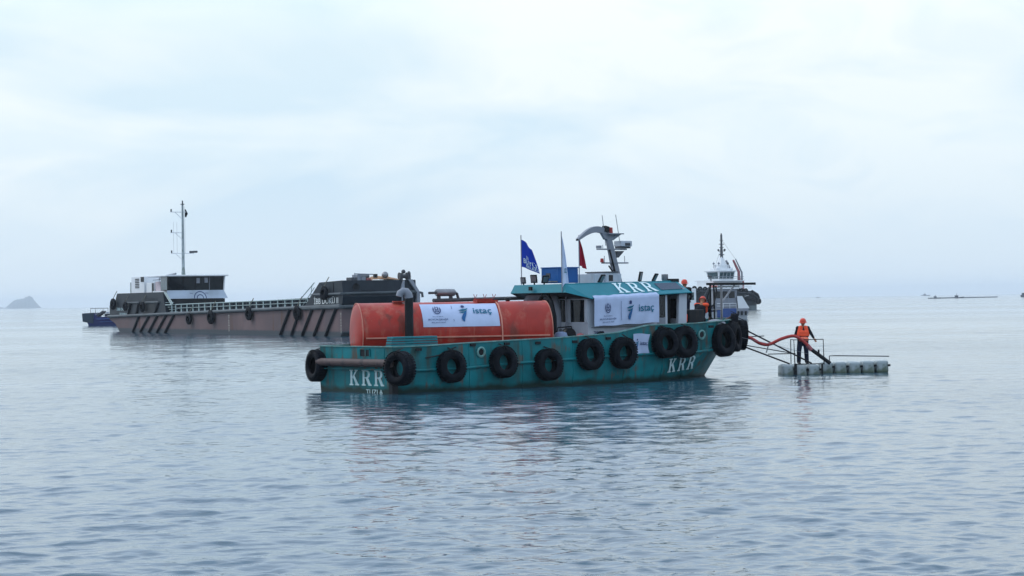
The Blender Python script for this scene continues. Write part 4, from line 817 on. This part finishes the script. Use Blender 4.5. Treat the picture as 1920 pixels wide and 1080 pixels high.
obj('raised_name', dec([text2('\u0130BB D\u00d6K\u00dc', 1.8, 4.03, 1.3, .2)], lambda a, b: (68.24, a, b)), 'bstrip', bar, recalc=False)
for xt, xb in ((6.5, 3.9), (10.4, 6.9), (13.6, 10.1), (16.75, 13.2), (19.6, 16.2), (55.2, 52.5), (58.0, 55.5), (61.1, 58.3), (64.1, 61.3), (67.0, 64.2)):
    obj('fender_strip', MB().tube([(xt, -.06, bz(xt)-.1), (xb, -.06, .05)], .17, 8), 'bstrip', bar)
obj('draft_marks', dec([text2('8\n7\n6\n5\n4\n3\n2', 0, 0, .35, 1.7)], lambda a, b: (37.3+a, -.01, .3+b)), 'draft', bar, recalc=False); obj('draft_marks', dec([text2('8\n7\n6\n5\n4\n3\n2', 0, 0, .35, 1.8)], lambda a, b: (67.7+a*.6, -.01, .35+b)), 'draft', bar, recalc=False)
# hopper coaming with ribs, seen through the railing
cm = slab('hopper_coaming', [(17.5, 2.1), (59.4, 2.6), (59.4, 3.45), (17.5, 3.05)], 1.4, 1.7)
slab('hopper_coaming', [(17.5, 2.1), (59.4, 2.6), (59.4, 3.45), (17.5, 3.05)], BW-1.4, BW-1.1)
rb = None
for i in range(36):
    x = 18.6+i*1.14
    if rb is None: rb = obj('rib', MB().lathe([(.0, 0), (.33, 0), (.33, .9), (0, .9)], (0, 0, 0), (0, 0, 1), 12), 'bslate', cm, smooth=40); q = rb
    else: q = rb.copy(); COL.objects.link(q); q.parent = cm
    q.matrix_local = Matrix.Translation((x, 1.25, bz(x)+.02))
rail = obj('railing', MB().tube([(19.6, .1, 3.12), (59.4, .1, 3.46)], .055, 6).tube([(19.6, .1, 2.72), (59.4, .1, 3.12)], .035, 6).tube([(19.6, .1, 2.28), (59.4, .1, 2.74)], .035, 6), 'brail', bar)
ps = None
for i in range(21):
    x = 19.6+i*1.99
    if ps is None: ps = obj('post', MB().hexa([(-.2, -.04, 0), (.2, -.04, 0), (.2, .04, 0), (-.2, .04, 0)], [(-.06, -.04, .4), (.06, -.04, .4), (.06, .04, .4), (-.06, .04, .4)]).box(-.06, .06, -.04, .04, .4, 1.0), 'brail', rail); q = ps
    else: q = ps.copy(); COL.objects.link(q); q.parent = rail
    q.matrix_local = Matrix.Translation((x, .1, bz(x)+.04)) @ Matrix.Diagonal((1, 1, (3.12+(x-19.6)*.0085-bz(x)-.04), 1))
# companion stair aft and forward
st = obj('stair', MB().tube([(15.6, .1, 4.5), (18.2, .1, 3.1), (18.3, .1, 2.1)], .07, 6).tube([(16.1, .1, 4.5), (18.6, .1, 3.2)], .06, 6).tube([(16.0, .1, 3.1), (18.3, .1, 3.1)], .07, 6), 'brail', bar)
for i in range(5): obj('step', MB().box(15.9+.4*i, 16.5+.4*i, .12, .9, 3.35-.26*i, 3.4-.26*i), 'brail', st)
obj('stair', MB().tube([(57.3, .2, 3.45), (60.3, .2, 4.7), (60.9, .2, 4.95)], .05, 6).tube([(57.6, .2, 2.7), (60.9, .2, 4.5)], .04, 6).tube([(59.9, .2, 3.6), (60.3, .2, 4.7)], .04, 6), 'brail', bar)
# wheelhouse
WX0, WX1, WY0, WY1 = 13.2, 15.9, .45, 7.0
obj('wheelhouse_base', MB().box(9.0, 15.2, .8, 6.6, 4.5, 4.72), 'bwhite', bar)
obj('wheelhouse_core', MB().hexa([(WX0, WY0+.05, 4.72), (WX1-.15, WY0+.05, 4.72), (WX1-.15, WY1-.05, 4.72), (WX0, WY1-.05, 4.72)], [(WX0, WY0-.02, 6.28), (WX1-.02, WY0-.02, 6.28), (WX1-.02, WY1+.05, 6.28), (WX0, WY1+.05, 6.28)]), 'black', bar)
obj('wheelhouse_roof', MB().box(9.2, 16.3, .1, 7.45, 6.28, 6.46), 'bwhite', bar, bevel=.05)
ys = [WY0+.02, 2.2, 3.7, 5.3, WY1-.02]
for a_, b_ in zip(ys, ys[1:]):
    obj('window_pane', MB().hexa([(WX1-.14, a_+.05, 4.75), (WX1-.11, a_+.05, 4.75), (WX1-.11, b_-.05, 4.75), (WX1-.14, b_-.05, 4.75)], [(WX1-.0, a_+.05, 6.24), (WX1+.03, a_+.05, 6.24), (WX1+.03, b_-.05, 6.24), (WX1-.0, b_-.05, 6.24)]), 'glass', bar)
obj('window_post', MB().tube([(WX1-.08, 5.3, 4.75), (WX1+.05, 5.3, 6.25)], .04, 6), 'grey', bar); obj('window_post', MB().tube([(WX1-.1, WY1+.02, 4.7), (WX1+.05, WY1+.08, 6.3)], .09, 6), 'bwhite', bar)
obj('window_pane', MB().box(13.3, 15.6, WY0-.03, WY0+.0, 4.78, 6.24), 'glass2', bar)
obj('cabin_curtain', MB().box(WX1+.04, WX1+.05, 3.75, 4.15, 5.5, 6.1).box(WX1+.04, WX1+.05, 4.7, 5.1, 5.55, 6.12), 'grey', bar)
bn = thing('wheelhouse_banner', 'white banner with a round dark logo under the barge wheelhouse windows', 'banner', BF)
obj('cloth', MB().add([(16.25, .2, 3.78), (16.25, 7.35, 3.78), (15.95, 6.95, 4.72), (15.95, .3, 4.72), (16.0, 1.2, 3.85), (16.0, 3.0, 4.45)], [(0, 1, 2, 3)]), mat('banner_pale_blue', (.38, .45, .54), .8, var=.2, vscale=.5), bn)
def bnp(a, b): return (16.27-(b-3.78)*.32, a, b)
obj('round_logo', dec([arc2(4.1, 3.80, .75, .80, .09, 0, 180), arc2(4.1, 3.80, .42, .45, .09, 0, 180)], bnp), 'navy', bn, recalc=False)
obj('lettering', dec([text2('\u0130BB', 2.9, 4.32, .35, .12), text2('2024', 4.7, 4.32, .4, .12)], bnp), 'navy', bn, recalc=False)
obj('support_wall', MB().box(16.0, 16.2, .5, 7.0, 2.1, 3.76), 'black', bar)
# mast
ma = obj('mast', MB().tube([(13.0, 3.2, 6.46), (13.0, 3.2, 7.2), (13.0, 3.2, 14.5)], [.24, .18, .11], 12), 'float', bar, smooth=50)
obj('mast_top', MB().tube([(13.0, 3.2, 14.5), (13.0, 3.2, 14.95)], .08, 8).box(12.7, 13.3, 3.05, 3.35, 14.5, 14.58), 'dgrey', ma)
for z, x1 in ((13.65, .0), (11.3, .0), (8.95, 0)):
    # arms run athwart so that they show to the left of the mast
    obj('spreader', MB().tube([(13.0, 3.35 if z < 13 else 3.6, z), (13.0, 1.75, z)], .05, 6).tube([(13.0, 3.2, z-.85), (13.0, 2.3, z-.02)], .035, 6), 'bwhite', ma)
    obj('navigation_lamp', MB().lathe([(0, 0), (.08, 0), (.08, .3), (0, .32)], (13.0, 1.85, z+.02), (0, 0, 1), 10), 'dgrey', ma)
obj('radar_arm', MB().tube([(13.0, 3.2, 8.95), (13.0, 4.5, 8.95)], .05, 6), 'bwhite', ma); obj('radar_scanner', MB().tube([(13.1, 3.95, 9.1), (12.9, 4.9, 9.13)], .12, 8), 'dgrey', ma, smooth=50)
fl_ = thing('dark_signal_flag', 'small dark signal flag near the top of the white barge mast', 'flag', at(BF, 13.0, 3.45, 13.0)); obj('cloth', MB().grid([[(0, .38*u*(1-abs(v-.5)*1.2), .9*v+.1*math.sin(u*3)) for u in (0, .33, .66, 1)] for v in (0, .25, .5, .75, 1)]), 'black', fl_); obj('halyard', MB().tube([(0, 0, -4), (0, 0, 1.3)], .015, 4), 'grey', fl_)
for dy in (-1.1, -.7): obj('halyard', MB().tube([(13, 3.2+dy, 9.0), (13, 3.2+dy, 12.5)], .012, 4), 'grey', ma)
# poop deck machinery
ac = thing('louvred_container', 'white machinery container with black louvres on the stern of the barge', 'container', at(BF, -2.2, 1.0, 4.5))
obj('body', MB().box(2.2, 7.3, 0, 3, 0, 1.98), 'bwhite', ac, bevel=.04); obj('side_tank', MB().box(1.0, 2.1, .2, 2.4, 0, 1.35), 'float', ac, bevel=.05)
for i in range(6): obj('louvre', MB().box(3.8, 5.4, -.03, -.001, .62+i*.2, .74+i*.2), 'black', ac)
obj('black_hatch', MB().box(6.1, 7.25, -.05, -.001, 1.35, 1.92), 'black', ac)
wb = thing('small_white_cabins', 'pair of small white cabins with dark doors behind the barge wheelhouse', 'cabin', at(BF, 5.3, 1.2, 4.5))
obj('walls', MB().box(0, 3.0, 0, 2.5, 0, 1.2), 'bwhite', wb, bevel=.03); obj('walls', MB().box(3.2, 7.0, .1, 2.5, 0, 1.3), mat('pinkish_white_paint', (.5, .43, .47), .5), wb, bevel=.03)
for x in (2.2, 5.6): obj('door', MB().box(x, x+.7, -.03, -.001, .05, 1.15), 'black', wb)
obj('roof_pipes', MB().tube([(2, 1, 1.7), (9, 1, 1.75)], .06, 6).tube([(2, .2, 1.5), (8.5, .3, 1.55)], .05, 6).tube([(6, .4, 1.9), (9.5, .5, 2.1)], .12, 8).tube([(3, .6, 1.2), (3.1, .6, 1.9)], .04, 6).tube([(5, .6, 1.2), (5.1, .6, 2.0)], .04, 6), 'grey', wb)
for i in range(4): obj('pipe_box', MB().box(6.8+i*.45, 7.1+i*.45, .1, 1.0, .3+.28*i, .5+.28*i), 'grey', wb)
wn = thing('anchor_windlass', 'dark anchor windlass on the far corner of the barge bow', 'windlass', at(BF, 67.2, 6.1, 5.0))
obj('drum', MB().lathe([(0, -.4), (.35, -.4), (.35, -.32), (.2, -.3), (.2, .3), (.35, .32), (.35, .4), (0, .4)], (.2, .25, .4), (0, 1, 0), 16), 'dgrey', wn, smooth=30)
obj('post', MB().box(.0, .4, -.1, .15, 0, .7).box(0, .4, .6, .95, 0, .5), 'dgrey', wn); obj('knob', MB().ball((.2, .3, .82), .2, 12), 'dgrey', wn, smooth=60); obj('knob', MB().ball((.2, .85, .62), .17, 12, (1, 1, 1.5)), 'dgrey', wn, smooth=60)
obj('bow_strut', MB().hexa([(68.1, 5.6, 3.95), (68.5, 5.6, 3.95), (68.5, 6.0, 3.95), (68.1, 6.0, 3.95)], [(68.1, 6.0, 5.0), (68.3, 6.0, 5.0), (68.3, 6.12, 5.0), (68.1, 6.12, 5.0)]).box(68.36, 68.5, 5.75, 5.83, 2.7, 3.95), 'grey', bar)
obj('bow_strut', MB().hexa([(68.1, 7.25, 2.6), (68.5, 7.25, 2.6), (68.5, 7.55, 2.6), (68.1, 7.55, 2.6)], [(68.1, 7.25, 3.9), (68.5, 7.25, 3.9), (68.5, 7.55, 3.9), (68.1, 7.55, 3.9)]).hexa([(68.1, 7.25, 3.9), (68.5, 7.25, 3.9), (68.5, 7.55, 3.9), (68.1, 7.55, 3.9)], [(68.1, 6.5, 5.1), (68.3, 6.5, 5.1), (68.3, 6.9, 5.1), (68.1, 6.9, 5.1)]), 'grey', bar)
gh = thing('bow_gear_heap', 'ochre tarpaulin heap with a round grey ventilator on the bow of the barge', 'gear', at(BF, 64.6, 2.9, 4.98))
rows = [[(x, y, (.50*math.sin(math.pi*min(1, max(0, (y+.1)/3.6)))**.6)*(1-abs(x-1.5)/2.2)+.06*rnd.random()) for y in [i*.2 for i in range(18)]] for x in (0, .6, 1.2, 1.8, 2.4, 3.0)]
obj('tarpaulin', MB().grid(rows), 'tarp', gh, smooth=60); obj('ventilator', MB().ball((2.6, 1.75, .55), .32, 14).tube([(2.6, 1.75, 0), (2.6, 1.75, .45)], .15, 10), 'steel', gh, smooth=60)
obj('black_box', MB().box(2.6, 3.0, .55, .85, .3, .65), 'black', gh, bevel=.03)
mc = thing('bow_machinery', 'grey machinery boxes on the raised bow of the barge, left of the tarpaulin', 'machinery', at(BF, 65.6, 1.0, 4.93))
for y0, y1, z1, m in ((.1, .62, .4, 'dgrey'), (.66, 1.0, .65, 'grey'), (1.05, 1.5, .45, 'grey'), (1.55, 2.0, .32, 'pink')): obj('casing', MB().box(.9, 2.2, y0, y1, 0, z1), m, mc, bevel=.03)
obj('rail', MB().tube([(2.2, .4, .72), (2.2, 2.2, .66)], .05, 6).tube([(2.2, .4, .3), (2.2, .4, .8)], .04, 6), 'grey', mc); obj('engine', MB().lathe([(0, -.5), (.18, -.5), (.22, 0), (.18, .5), (0, .5)], (1.9, 1.4, .52), (0, 1, 0), 12), 'steel', mc, smooth=40)
# tyres on the barge
def tyre2(R_o=.62, W_=.16):
    t = thing('barge_tyre', 'x', 'tyre', Matrix.Identity(4), 'tyres hung on the barge')
    pr = [(R_o*.5, -W_), (R_o*.8, -W_), (R_o, -W_*.5), (R_o, W_*.5), (R_o*.8, W_), (R_o*.5, W_), (R_o*.55, 0)]
    obj('casing', MB().lathe(pr, (0, 0, 0), (0, 1, 0), 20, closed=True), 'rubber', t, smooth=40); obj('rope', MB().tube([(0, -.05, .4), (.15, .1, .9), (.3, .35, 1.4)], .04, 5), 'rope', t); return t
t2 = tyre2(); fst = True
for x, z, s, lab in ((25.4, 1.55, 1., 'small tyre on the barge rub rail, first from the wheelhouse'), (32.7, 1.75, 1.2, 'larger tyre on the barge rub rail, second from the wheelhouse'), (44.4, 2.1, 1.1, 'tyre hung midway along the barge railing'),
                     (57.7, 2.15, 1.1, 'tyre on the barge rail just left of the raised bow'), (64.6, 3.95, 1.05, 'tyre high on the barge bow above the name'), (8.6, 2.9, 1.0, 'dark tyre in the recess of the barge stern'), (-3.2, 3.3, 1.1, 'tyre hanging on the aft corner of the barge'), (1.8, 3.0, .9, 'tyre hanging beside the stern name of the barge')):
    t = t2 if fst else copy_tree(t2); fst = False
    t.matrix_world = at(BF, x, -.32, z, .12) @ Matrix.Scale(s, 4); t['label'] = lab
obj('bow_hook', MB().tube([(68.4, 7.5, 3.9), (68.4, 7.8, 3.85), (68.4, 7.85, 3.45)], .12, 8), 'dgrey', bar, smooth=50)

# ------------------------------------------------------------ tug, far right
GF = frame(62.1, 536.5, rad(214))
tug = thing('harbour_tug', 'black and white harbour tug with a tall mast behind the bow of the teal boat', 'tug', GF)
GS = []
for x, h, zt, hw in ((3.6, 3.6, 2.9, 3.2), (4.6, 4.3, 3.6, 4.0), (6.4, 4.8, 4.6, 4.5), (12, 5, 4.9, 4.7), (18, 4.9, 5.1, 4.4), (22, 4.2, 5.3, 3.2), (25, 2.6, 5.6, 1.4), (26.5, .6, 5.8, .2)): GS.append((x, [(h, zt), ((h+hw)/2, zt*.5+.5), (hw, .9), (hw*.96, -.8)]))
obj('hull', loft(GS, 0), 'tugblk', tug, smooth=25); obj('boot_top', loft([(x+(-.02 if x == 3.6 else 0), [(pr[2][0]+.04, .95), (pr[2][0]+.02, .4), (pr[2][0], -.3)]) for x, pr in GS], 0), 'tuggrn', tug)
obj('deck', MB().add([(x, h-.1, zt-.9) for x, ((h, zt), *_) in GS]+[(x, -h+.1, zt-.9) for x, ((h, zt), *_) in reversed(GS)], [tuple(range(16))]), 'dgrey', tug)
obj('rubbing_strake', MB().tube([(x, pr[0][0]+.15, pr[0][1]-.7) for x, pr in GS], .35, 10), 'tugblk', tug, smooth=50)
obj('rubbing_strake', MB().tube([(x, pr[1][0]+.2, pr[1][1]-.2) for x, pr in GS[:5]], .3, 10), 'rubber', tug, smooth=50)
obj('stern_fender', MB().tube([(3.3, 3.8, 2.0), (3.1, 0, 2.0), (3.3, -3.8, 2.0)], .75, 14), 'rubber', tug, smooth=50)
obj('stern_fender', MB().tube([(3.7, 4.0, 2.9), (4.6, 4.6, 3.6), (6.6, 5.0, 4.4)], .45, 12), 'rubber', tug, smooth=50)
obj('bow_mark', dec([tess([[(0, .3), (.2, .3), (1.6, -.1), (1.4, -.1)]]), tess([[(1.4, .32), (1.6, .32), (.1, 0), (0, 0)]])], lambda a, b: (7.6+a, 5.16, 3.3+b)), 'bwhite', tug, recalc=False)
obj('deckhouse', MB().box(6.5, 19, -3.4, 3.4, 2.6, 5.0).box(8, 17.5, -3.1, 3.1, 5.0, 7.1), 'bwhite', tug, bevel=.06)
obj('deckhouse_band', MB().box(9, 16, 3.11, 3.13, 5.5, 6.0), 'glass2', tug)
obj('bridge_deck', MB().box(8, 17.5, -3.9, 3.9, 7.1, 7.3), 'bwhite', tug)
obj('wheelhouse', MB().hexa([(10, -2.1, 7.3), (14.6, -2.1, 7.3), (14.6, 2.1, 7.3), (10, 2.1, 7.3)], [(9.8, -2.6, 9.5), (15.0, -2.6, 9.5), (15.0, 2.6, 9.5), (9.8, 2.6, 9.5)]), 'bwhite', tug, bevel=.05)
obj('wheelhouse_roof', MB().box(9.5, 15.3, -2.9, 2.9, 9.5, 9.75).box(10.5, 14.3, -1.8, 1.8, 9.75, 10.3), 'bwhite', tug, bevel=.06)
for i in range(4):
    x0 = 10.25+i*1.15; obj('side_window', MB().hexa([(x0, 2.15, 7.7), (x0+.95, 2.15, 7.7), (x0+.95, 2.26, 7.7), (x0, 2.26, 7.7)], [(x0-.04, 2.5, 9.3), (x0+1.0, 2.5, 9.3), (x0+1.0, 2.62, 9.3), (x0-.04, 2.62, 9.3)]), 'glass2', tug)
for i in range(3):
    y0 = -1.9+i*1.3; obj('front_window', MB().hexa([(14.6, y0, 7.7), (14.74, y0, 7.7), (14.74, y0+1.1, 7.7), (14.6, y0+1.1, 7.7)], [(14.9, y0-.1, 9.3), (15.05, y0-.1, 9.3), (15.05, y0+1.2, 9.3), (14.9, y0+1.2, 9.3)]), 'glass2', tug)
obj('mast', MB().tube([(12, 0, 10.3), (12, 0, 19)], [.5, .16], 8).tube([(11.2, .4, 10.3), (12, 0, 14)], .1, 6).tube([(12.8, .4, 10.3), (12, 0, 14)], .1, 6).box(11.2, 12.8, -.1, .1, 13.6, 13.8).box(11.4, 12.6, -.1, .1, 15.4, 15.55).box(11.5, 12.5, -.1, .1, 17.2, 17.35).tube([(12, 0, 17.0), (12, 0, 18.6)], .26, 8), 'dgrey', tug)
for x, y in ((8.4, 1.6), (8.4, -1.2)): obj('funnel', MB().tube([(x-.6, y, 7.3), (x-.5, y, 9.4), (x+1.2, y, 12.3)], [.42, .36, .26], 10), 'pink' if y > 0 else 'grey', tug, smooth=50)
obj('rescue_crane', MB().tube([(7.2, 2, 7.3), (7.2, 2, 9.2), (9.2, 2, 12.6)], [.25, .22, .12], 8), 'grey', tug); obj('bridge_rail', MB().tube([(8.2, 3.8, 8.2), (17.3, 3.8, 8.2)], .06, 6).tube([(8.2, 3.8, 7.8), (17.3, 3.8, 7.8)], .05, 6), 'grey', tug)
for x, y in ((17.5, 2.5), (16.4, 1.0)): obj('fire_monitor', MB().tube([(x, y, 7.0), (x, y, 8.2)], .12, 8).tube([(x-.3, y, 8.2), (x+.9, y, 8.45)], .2, 8), 'dgrey', tug)
for x, y in ((13.6, .8), (10.6, -.9), (11, 1.2), (13.9, -.8)): obj('roof_aerial', MB().tube([(x, y, 9.75), (x, y, 11.6+rnd.random())], .06, 6).ball((x, y, 11.5), .28, 8), 'grey' if y < 1 else 'dgrey', tug)
obj('roof_house', MB().box(10.6, 13.6, -1.2, 1.2, 10.3, 11.2).hexa([(11.2, -.8, 11.2), (12.9, -.8, 11.2), (12.9, .8, 11.2), (11.2, .8, 11.2)], [(11.7, -.3, 13.2), (12.3, -.3, 13.2), (12.3, .3, 13.2), (11.7, .3, 13.2)]), 'bwhite', tug, bevel=.05)
obj('lifeboat', MB().ball((17.2, 3.0, 6.0), .9, 12, (1.5, .7, .6)), 'vest', tug, smooth=60)
obj('life_rail', MB().tube([(6.4, 4.7, 5.7), (20, 4.8, 6.1)], .07, 5).tube([(6.4, 4.7, 5.3), (20, 4.8, 5.7)], .06, 5), 'bwhite', tug)
for x in (9.2, 10.8, 12.4, 14.0, 15.6): obj('house_window', MB().box(x, x+.9, 3.12, 3.16, 6.1, 6.7), 'glass2', tug)
obj('yard_arm', MB().tube([(10.9, 0, 14.6), (13.1, 0, 14.6)], .09, 6).tube([(11.2, 0, 16.3), (12.8, 0, 16.3)], .08, 6).ball((11.0, 0, 14.9), .3, 8).ball((13.0, 0, 14.85), .25, 8), 'dgrey', tug)
obj('dome_aerial', MB().ball((14.4, 1.4, 10.2), .55, 12).ball((10.2, 1.6, 10.15), .4, 12), 'bwhite', tug, smooth=60)
obj('signal_lines', MB().tube([(12, 0, 17.5), (8.6, 1.6, 12.3)], .03, 4).tube([(12, 0, 16), (15.2, 1, 9.8)], .03, 4), 'grey', tug)
obj('funnel_house', MB().box(6.8, 9.2, -2.4, 2.4, 5.0, 7.3), 'pink', tug, bevel=.06)
tt = tag(obj('tug_tyre', MB().lathe([(.3, -.2), (.65, -.2), (.7, 0), (.65, .2), (.3, .2), (.35, 0)], (0, 0, 0), (0, 1, 0), 14, closed=True), 'rubber', M=at(GF, 6, 5.2, 3.0)), 'black tyre in the row along the top edge of the tug hull', 'tyre', 'tyres in a row round the tug')
for i in range(13):
    x = 8.6+i*1.25
    for (xa, pa), (xb, pb) in zip(GS, GS[1:]):
        if xa <= x <= xb: t_ = (x-xa)/(xb-xa); h_ = pa[0][0]+(pb[0][0]-pa[0][0])*t_; z_ = pa[0][1]+(pb[0][1]-pa[0][1])*t_
    q = tt if i == 0 else tt.copy()
    if i: COL.objects.link(q)
    q.matrix_world = at(GF, x, h_+.15, z_-.15)

# ------------------------------------------------------------ small white and blue boat
SF = frame(24.2, 297, rad(2))
sb = thing('service_boat', 'small white and blue service boat lying between the teal boat and the tug', 'service boat', SF)
obj('hull', MB().hexa([(.3, 0, -.3), (8.4, 0, -.3), (8.4, 3.2, -.3), (.3, 3.2, -.3)], [(0, -.1, 1.0), (8.7, -.1, 1.0), (8.7, 3.3, 1.0), (0, 3.3, 1.0)]), mat('pale_grey_hull', (.33, .36, .40), .5), sb, bevel=.04)
obj('blue_bulwark', MB().box(4.3, 7.0, -.14, -.02, .25, 1.5), 'tugblue', sb, bevel=.03); obj('grey_bulwark', MB().box(7.05, 8.7, -.13, 0, .8, 1.5), 'grey', sb, bevel=.03)
obj('forward_cabin', MB().box(0, 1.45, .2, 2.6, 1.0, 4.35), 'bwhite', sb, bevel=.08); obj('cabin_window', MB().box(.25, 1.15, .17, .199, 2.75, 3.8), 'glass2', sb)
obj('superstructure', MB().box(3.9, 7.2, .6, 2.8, 1.0, 4.2), 'grey', sb, bevel=.05); obj('roof', MB().box(3.6, 7.5, .4, 3.0, 4.2, 4.38), 'bwhite', sb, bevel=.04)
for i in range(3): obj('window', MB().box(4.05+i*1.0, 4.9+i*1.0, .57, .599, 2.95, 3.9), 'glass', sb)
obj('awning', MB().add([(7.2, .3, 3.2), (7.9, .3, 3.2), (8.9, .3, 1.5), (7.3, .3, 1.5), (7.2, 2.8, 3.2), (7.9, 2.8, 3.2), (8.9, 2.8, 1.5), (7.3, 2.8, 1.5)], [(0, 1, 2, 3), (1, 5, 6, 2), (4, 5, 6, 7), (0, 1, 5, 4)]), 'bwhite', sb)
obj('deck_rail', MB().tube([(4.3, -.05, 2.2), (7.0, -.05, 2.2)], .04, 5).tube([(4.3, -.05, 1.85), (7.0, -.05, 1.85)], .03, 5).tube([(5.2, -.05, 1.4), (5.2, -.05, 2.2)], .03, 5).tube([(6.1, -.05, 1.4), (6.1, -.05, 2.2)], .03, 5).tube([(7.0, -.05, 1.4), (7.0, -.05, 2.2)], .03, 5), 'bwhite', sb)
for x in (7.25, 7.75, 8.3): obj('fender', MB().tube([(x, -.25, .55), (x, -.25, 1.1)], .14, 8), 'black', sb)
obj('davit', MB().tube([(2.4, .3, 1), (2.4, .3, 3.0), (3.6, .3, 4.9)], .09, 6), 'dgrey', sb); obj('bow_gear', MB().box(1.6, 3.7, .2, 2.4, 1.0, 2.0), 'navyhull', sb, bevel=.05)
obj('stern_mast', MB().tube([(7.4, 1.5, 1.0), (7.4, 1.5, 2.6)], .05, 6), 'grey', sb)

# ------------------------------------------------------------ navy boat at left
NF = frame(-69.8, 346, rad(-6))
nb = thing('navy_launch', 'small navy blue workboat with a blunt bow beyond the stern of the barge', 'launch', NF)
obj('hull', MB().prism([(0, 0, 1.75), (.35, 0, 2.0), (2.1, 0, 1.9), (2.4, 0, 1.35), (9, 0, 1.5), (9, 0, -.3), (1.2, 0, -.3), (.9, 0, .35)], (0, 0, 0), (0, 3, 0)), 'navyhull', nb, bevel=.05)
obj('bow_ramp', MB().hexa([(.1, -.05, .6), (1.9, -.05, .3), (1.9, 3.05, .3), (.1, 3.05, .6)], [(.0, -.05, 1.95), (2.0, -.05, 2.05), (2.0, 3.05, 2.05), (.0, 3.05, 1.95)]), mat('slate_ramp', (.025, .04, .06), .5), nb, bevel=.05)
obj('rub_strake', MB().tube([(2.4, -.06, 1.0), (9, -.06, 1.1)], .07, 6).tube([(3.0, -.06, .55), (9, -.06, .6)], .05, 6), 'tugblue', nb)
obj('guard_frame', MB().tube([(1.4, .1, 1.9), (1.4, .1, 2.75), (3.5, .1, 2.75), (3.5, .1, 1.5)], .05, 6).tube([(1.4, 2.8, 1.9), (1.4, 2.8, 2.75), (3.5, 2.8, 2.75), (3.5, 2.8, 1.5)], .05, 6), 'dgrey', nb)
obj('conveyor', MB().hexa([(1.9, .6, 1.5), (2.2, .6, 1.3), (2.2, 2.4, 1.3), (1.9, 2.4, 1.5)], [(3.2, .6, 2.35), (3.4, .6, 2.15), (3.4, 2.4, 2.15), (3.2, 2.4, 2.35)]), 'dgrey', nb); obj('engine_cover', MB().box(3.6, 4.9, .4, 2.6, 1.4, 1.9), 'dgrey', nb, bevel=.05)
obj('wheelhouse', MB().box(4.95, 6.8, .3, 2.7, 1.45, 3.35), 'grey', nb, bevel=.04); obj('window', MB().box(5.15, 5.7, .26, .299, 2.4, 3.0), 'glass', nb); obj('window', MB().box(5.9, 6.5, .26, .299, 2.4, 3.0), 'glass', nb)
obj('cabin_roof', MB().box(4.8, 7.0, .2, 2.8, 3.35, 3.45), 'bwhite', nb); obj('light_mast', MB().tube([(5.1, .5, 3.4), (5.1, .5, 4.3)], .05, 6), 'dgrey', nb)
obj('stern_rail', MB().tube([(4.0, 0, 2.0), (4.95, 0, 2.15)], .05, 6), 'tugblue', nb)

# ------------------------------------------------------------ distant things at right
bo = obj('floating_boom', MB().tube([(0, 0, .25), (30, 60, .3), (70, 130, .25), (97, 196, .3)], .5, 6), 'boom', M=frame(316, 1620, 0)); tag(bo, 'long dark floating boom line on the water near the right horizon', 'boom')
def smallboat(name, x, y, L, label, cat='boat', m='farship', g=None):
    t = thing(name, label, cat, frame(x, y, 0), g); obj('hull', MB().prism([(0, 0, .3*L*.3), (L*.1, 0, -.3), (L*.9, 0, -.3), (L, 0, L*.11), (L*.5, 0, L*.07)], (0, 0, 0), (0, L*.3, 0)), m, t)
    obj('cabin', MB().box(L*.3, L*.55, L*.05, L*.25, L*.07, L*.22), m, t); obj('mast', MB().tube([(L*.45, L*.15, L*.2), (L*.45, L*.15, L*.38)], L*.015, 5), m, t)
smallboat('motor_boat', 322, 1640, 8, 'tiny dark motor boat at the left end of the floating boom')
smallboat('motor_boat', 348, 1690, 10, 'tiny dark motor boat halfway along the floating boom')
smallboat('motor_boat', 655, 4600, 9, 'tiny boat alone on the horizon right of the tug')
smallboat('cargo_ship', 1150, 6000, 26, 'faint ship on the horizon above the floating boom', 'ship')
t = thing('edge_vessel', 'dark vessel cut off by the right edge of the picture', 'vessel', frame(417.5, 1745, 0)); obj('hull', MB().hexa([(.6, 0, -.5), (30, 0, -.5), (30, 8, -.5), (.6, 8, -.5)], [(0, 0, 1.6), (30, 0, 1.6), (30, 8, 1.6), (0, 8, 1.6)]), 'farship', t); obj('wheelhouse', MB().box(.9, 9, 1, 7, 1.6, 3.4), 'farship', t)

# ------------------------------------------------------------ haze
hz = MB().box(-7000, 7000, -300, 13500, -1.5, 62); ho = obj('haze', hz, 'cloth'); ho['kind'] = 'stuff'
hm = bpy.data.materials.new('haze_air'); hm.use_nodes = True; t = hm.node_tree; t.nodes.clear(); vo = t.nodes.new('ShaderNodeVolumePrincipled'); oo = t.nodes.new('ShaderNodeOutputMaterial'); t.links.new(vo.outputs[0], oo.inputs['Volume'])
vo.inputs['Color'].default_value = (.86, .93, 1, 1); vo.inputs['Density'].default_value = 1.0e-4; vo.inputs['Anisotropy'].default_value = 0.2
ho.data.materials.clear(); ho.data.materials.append(hm)
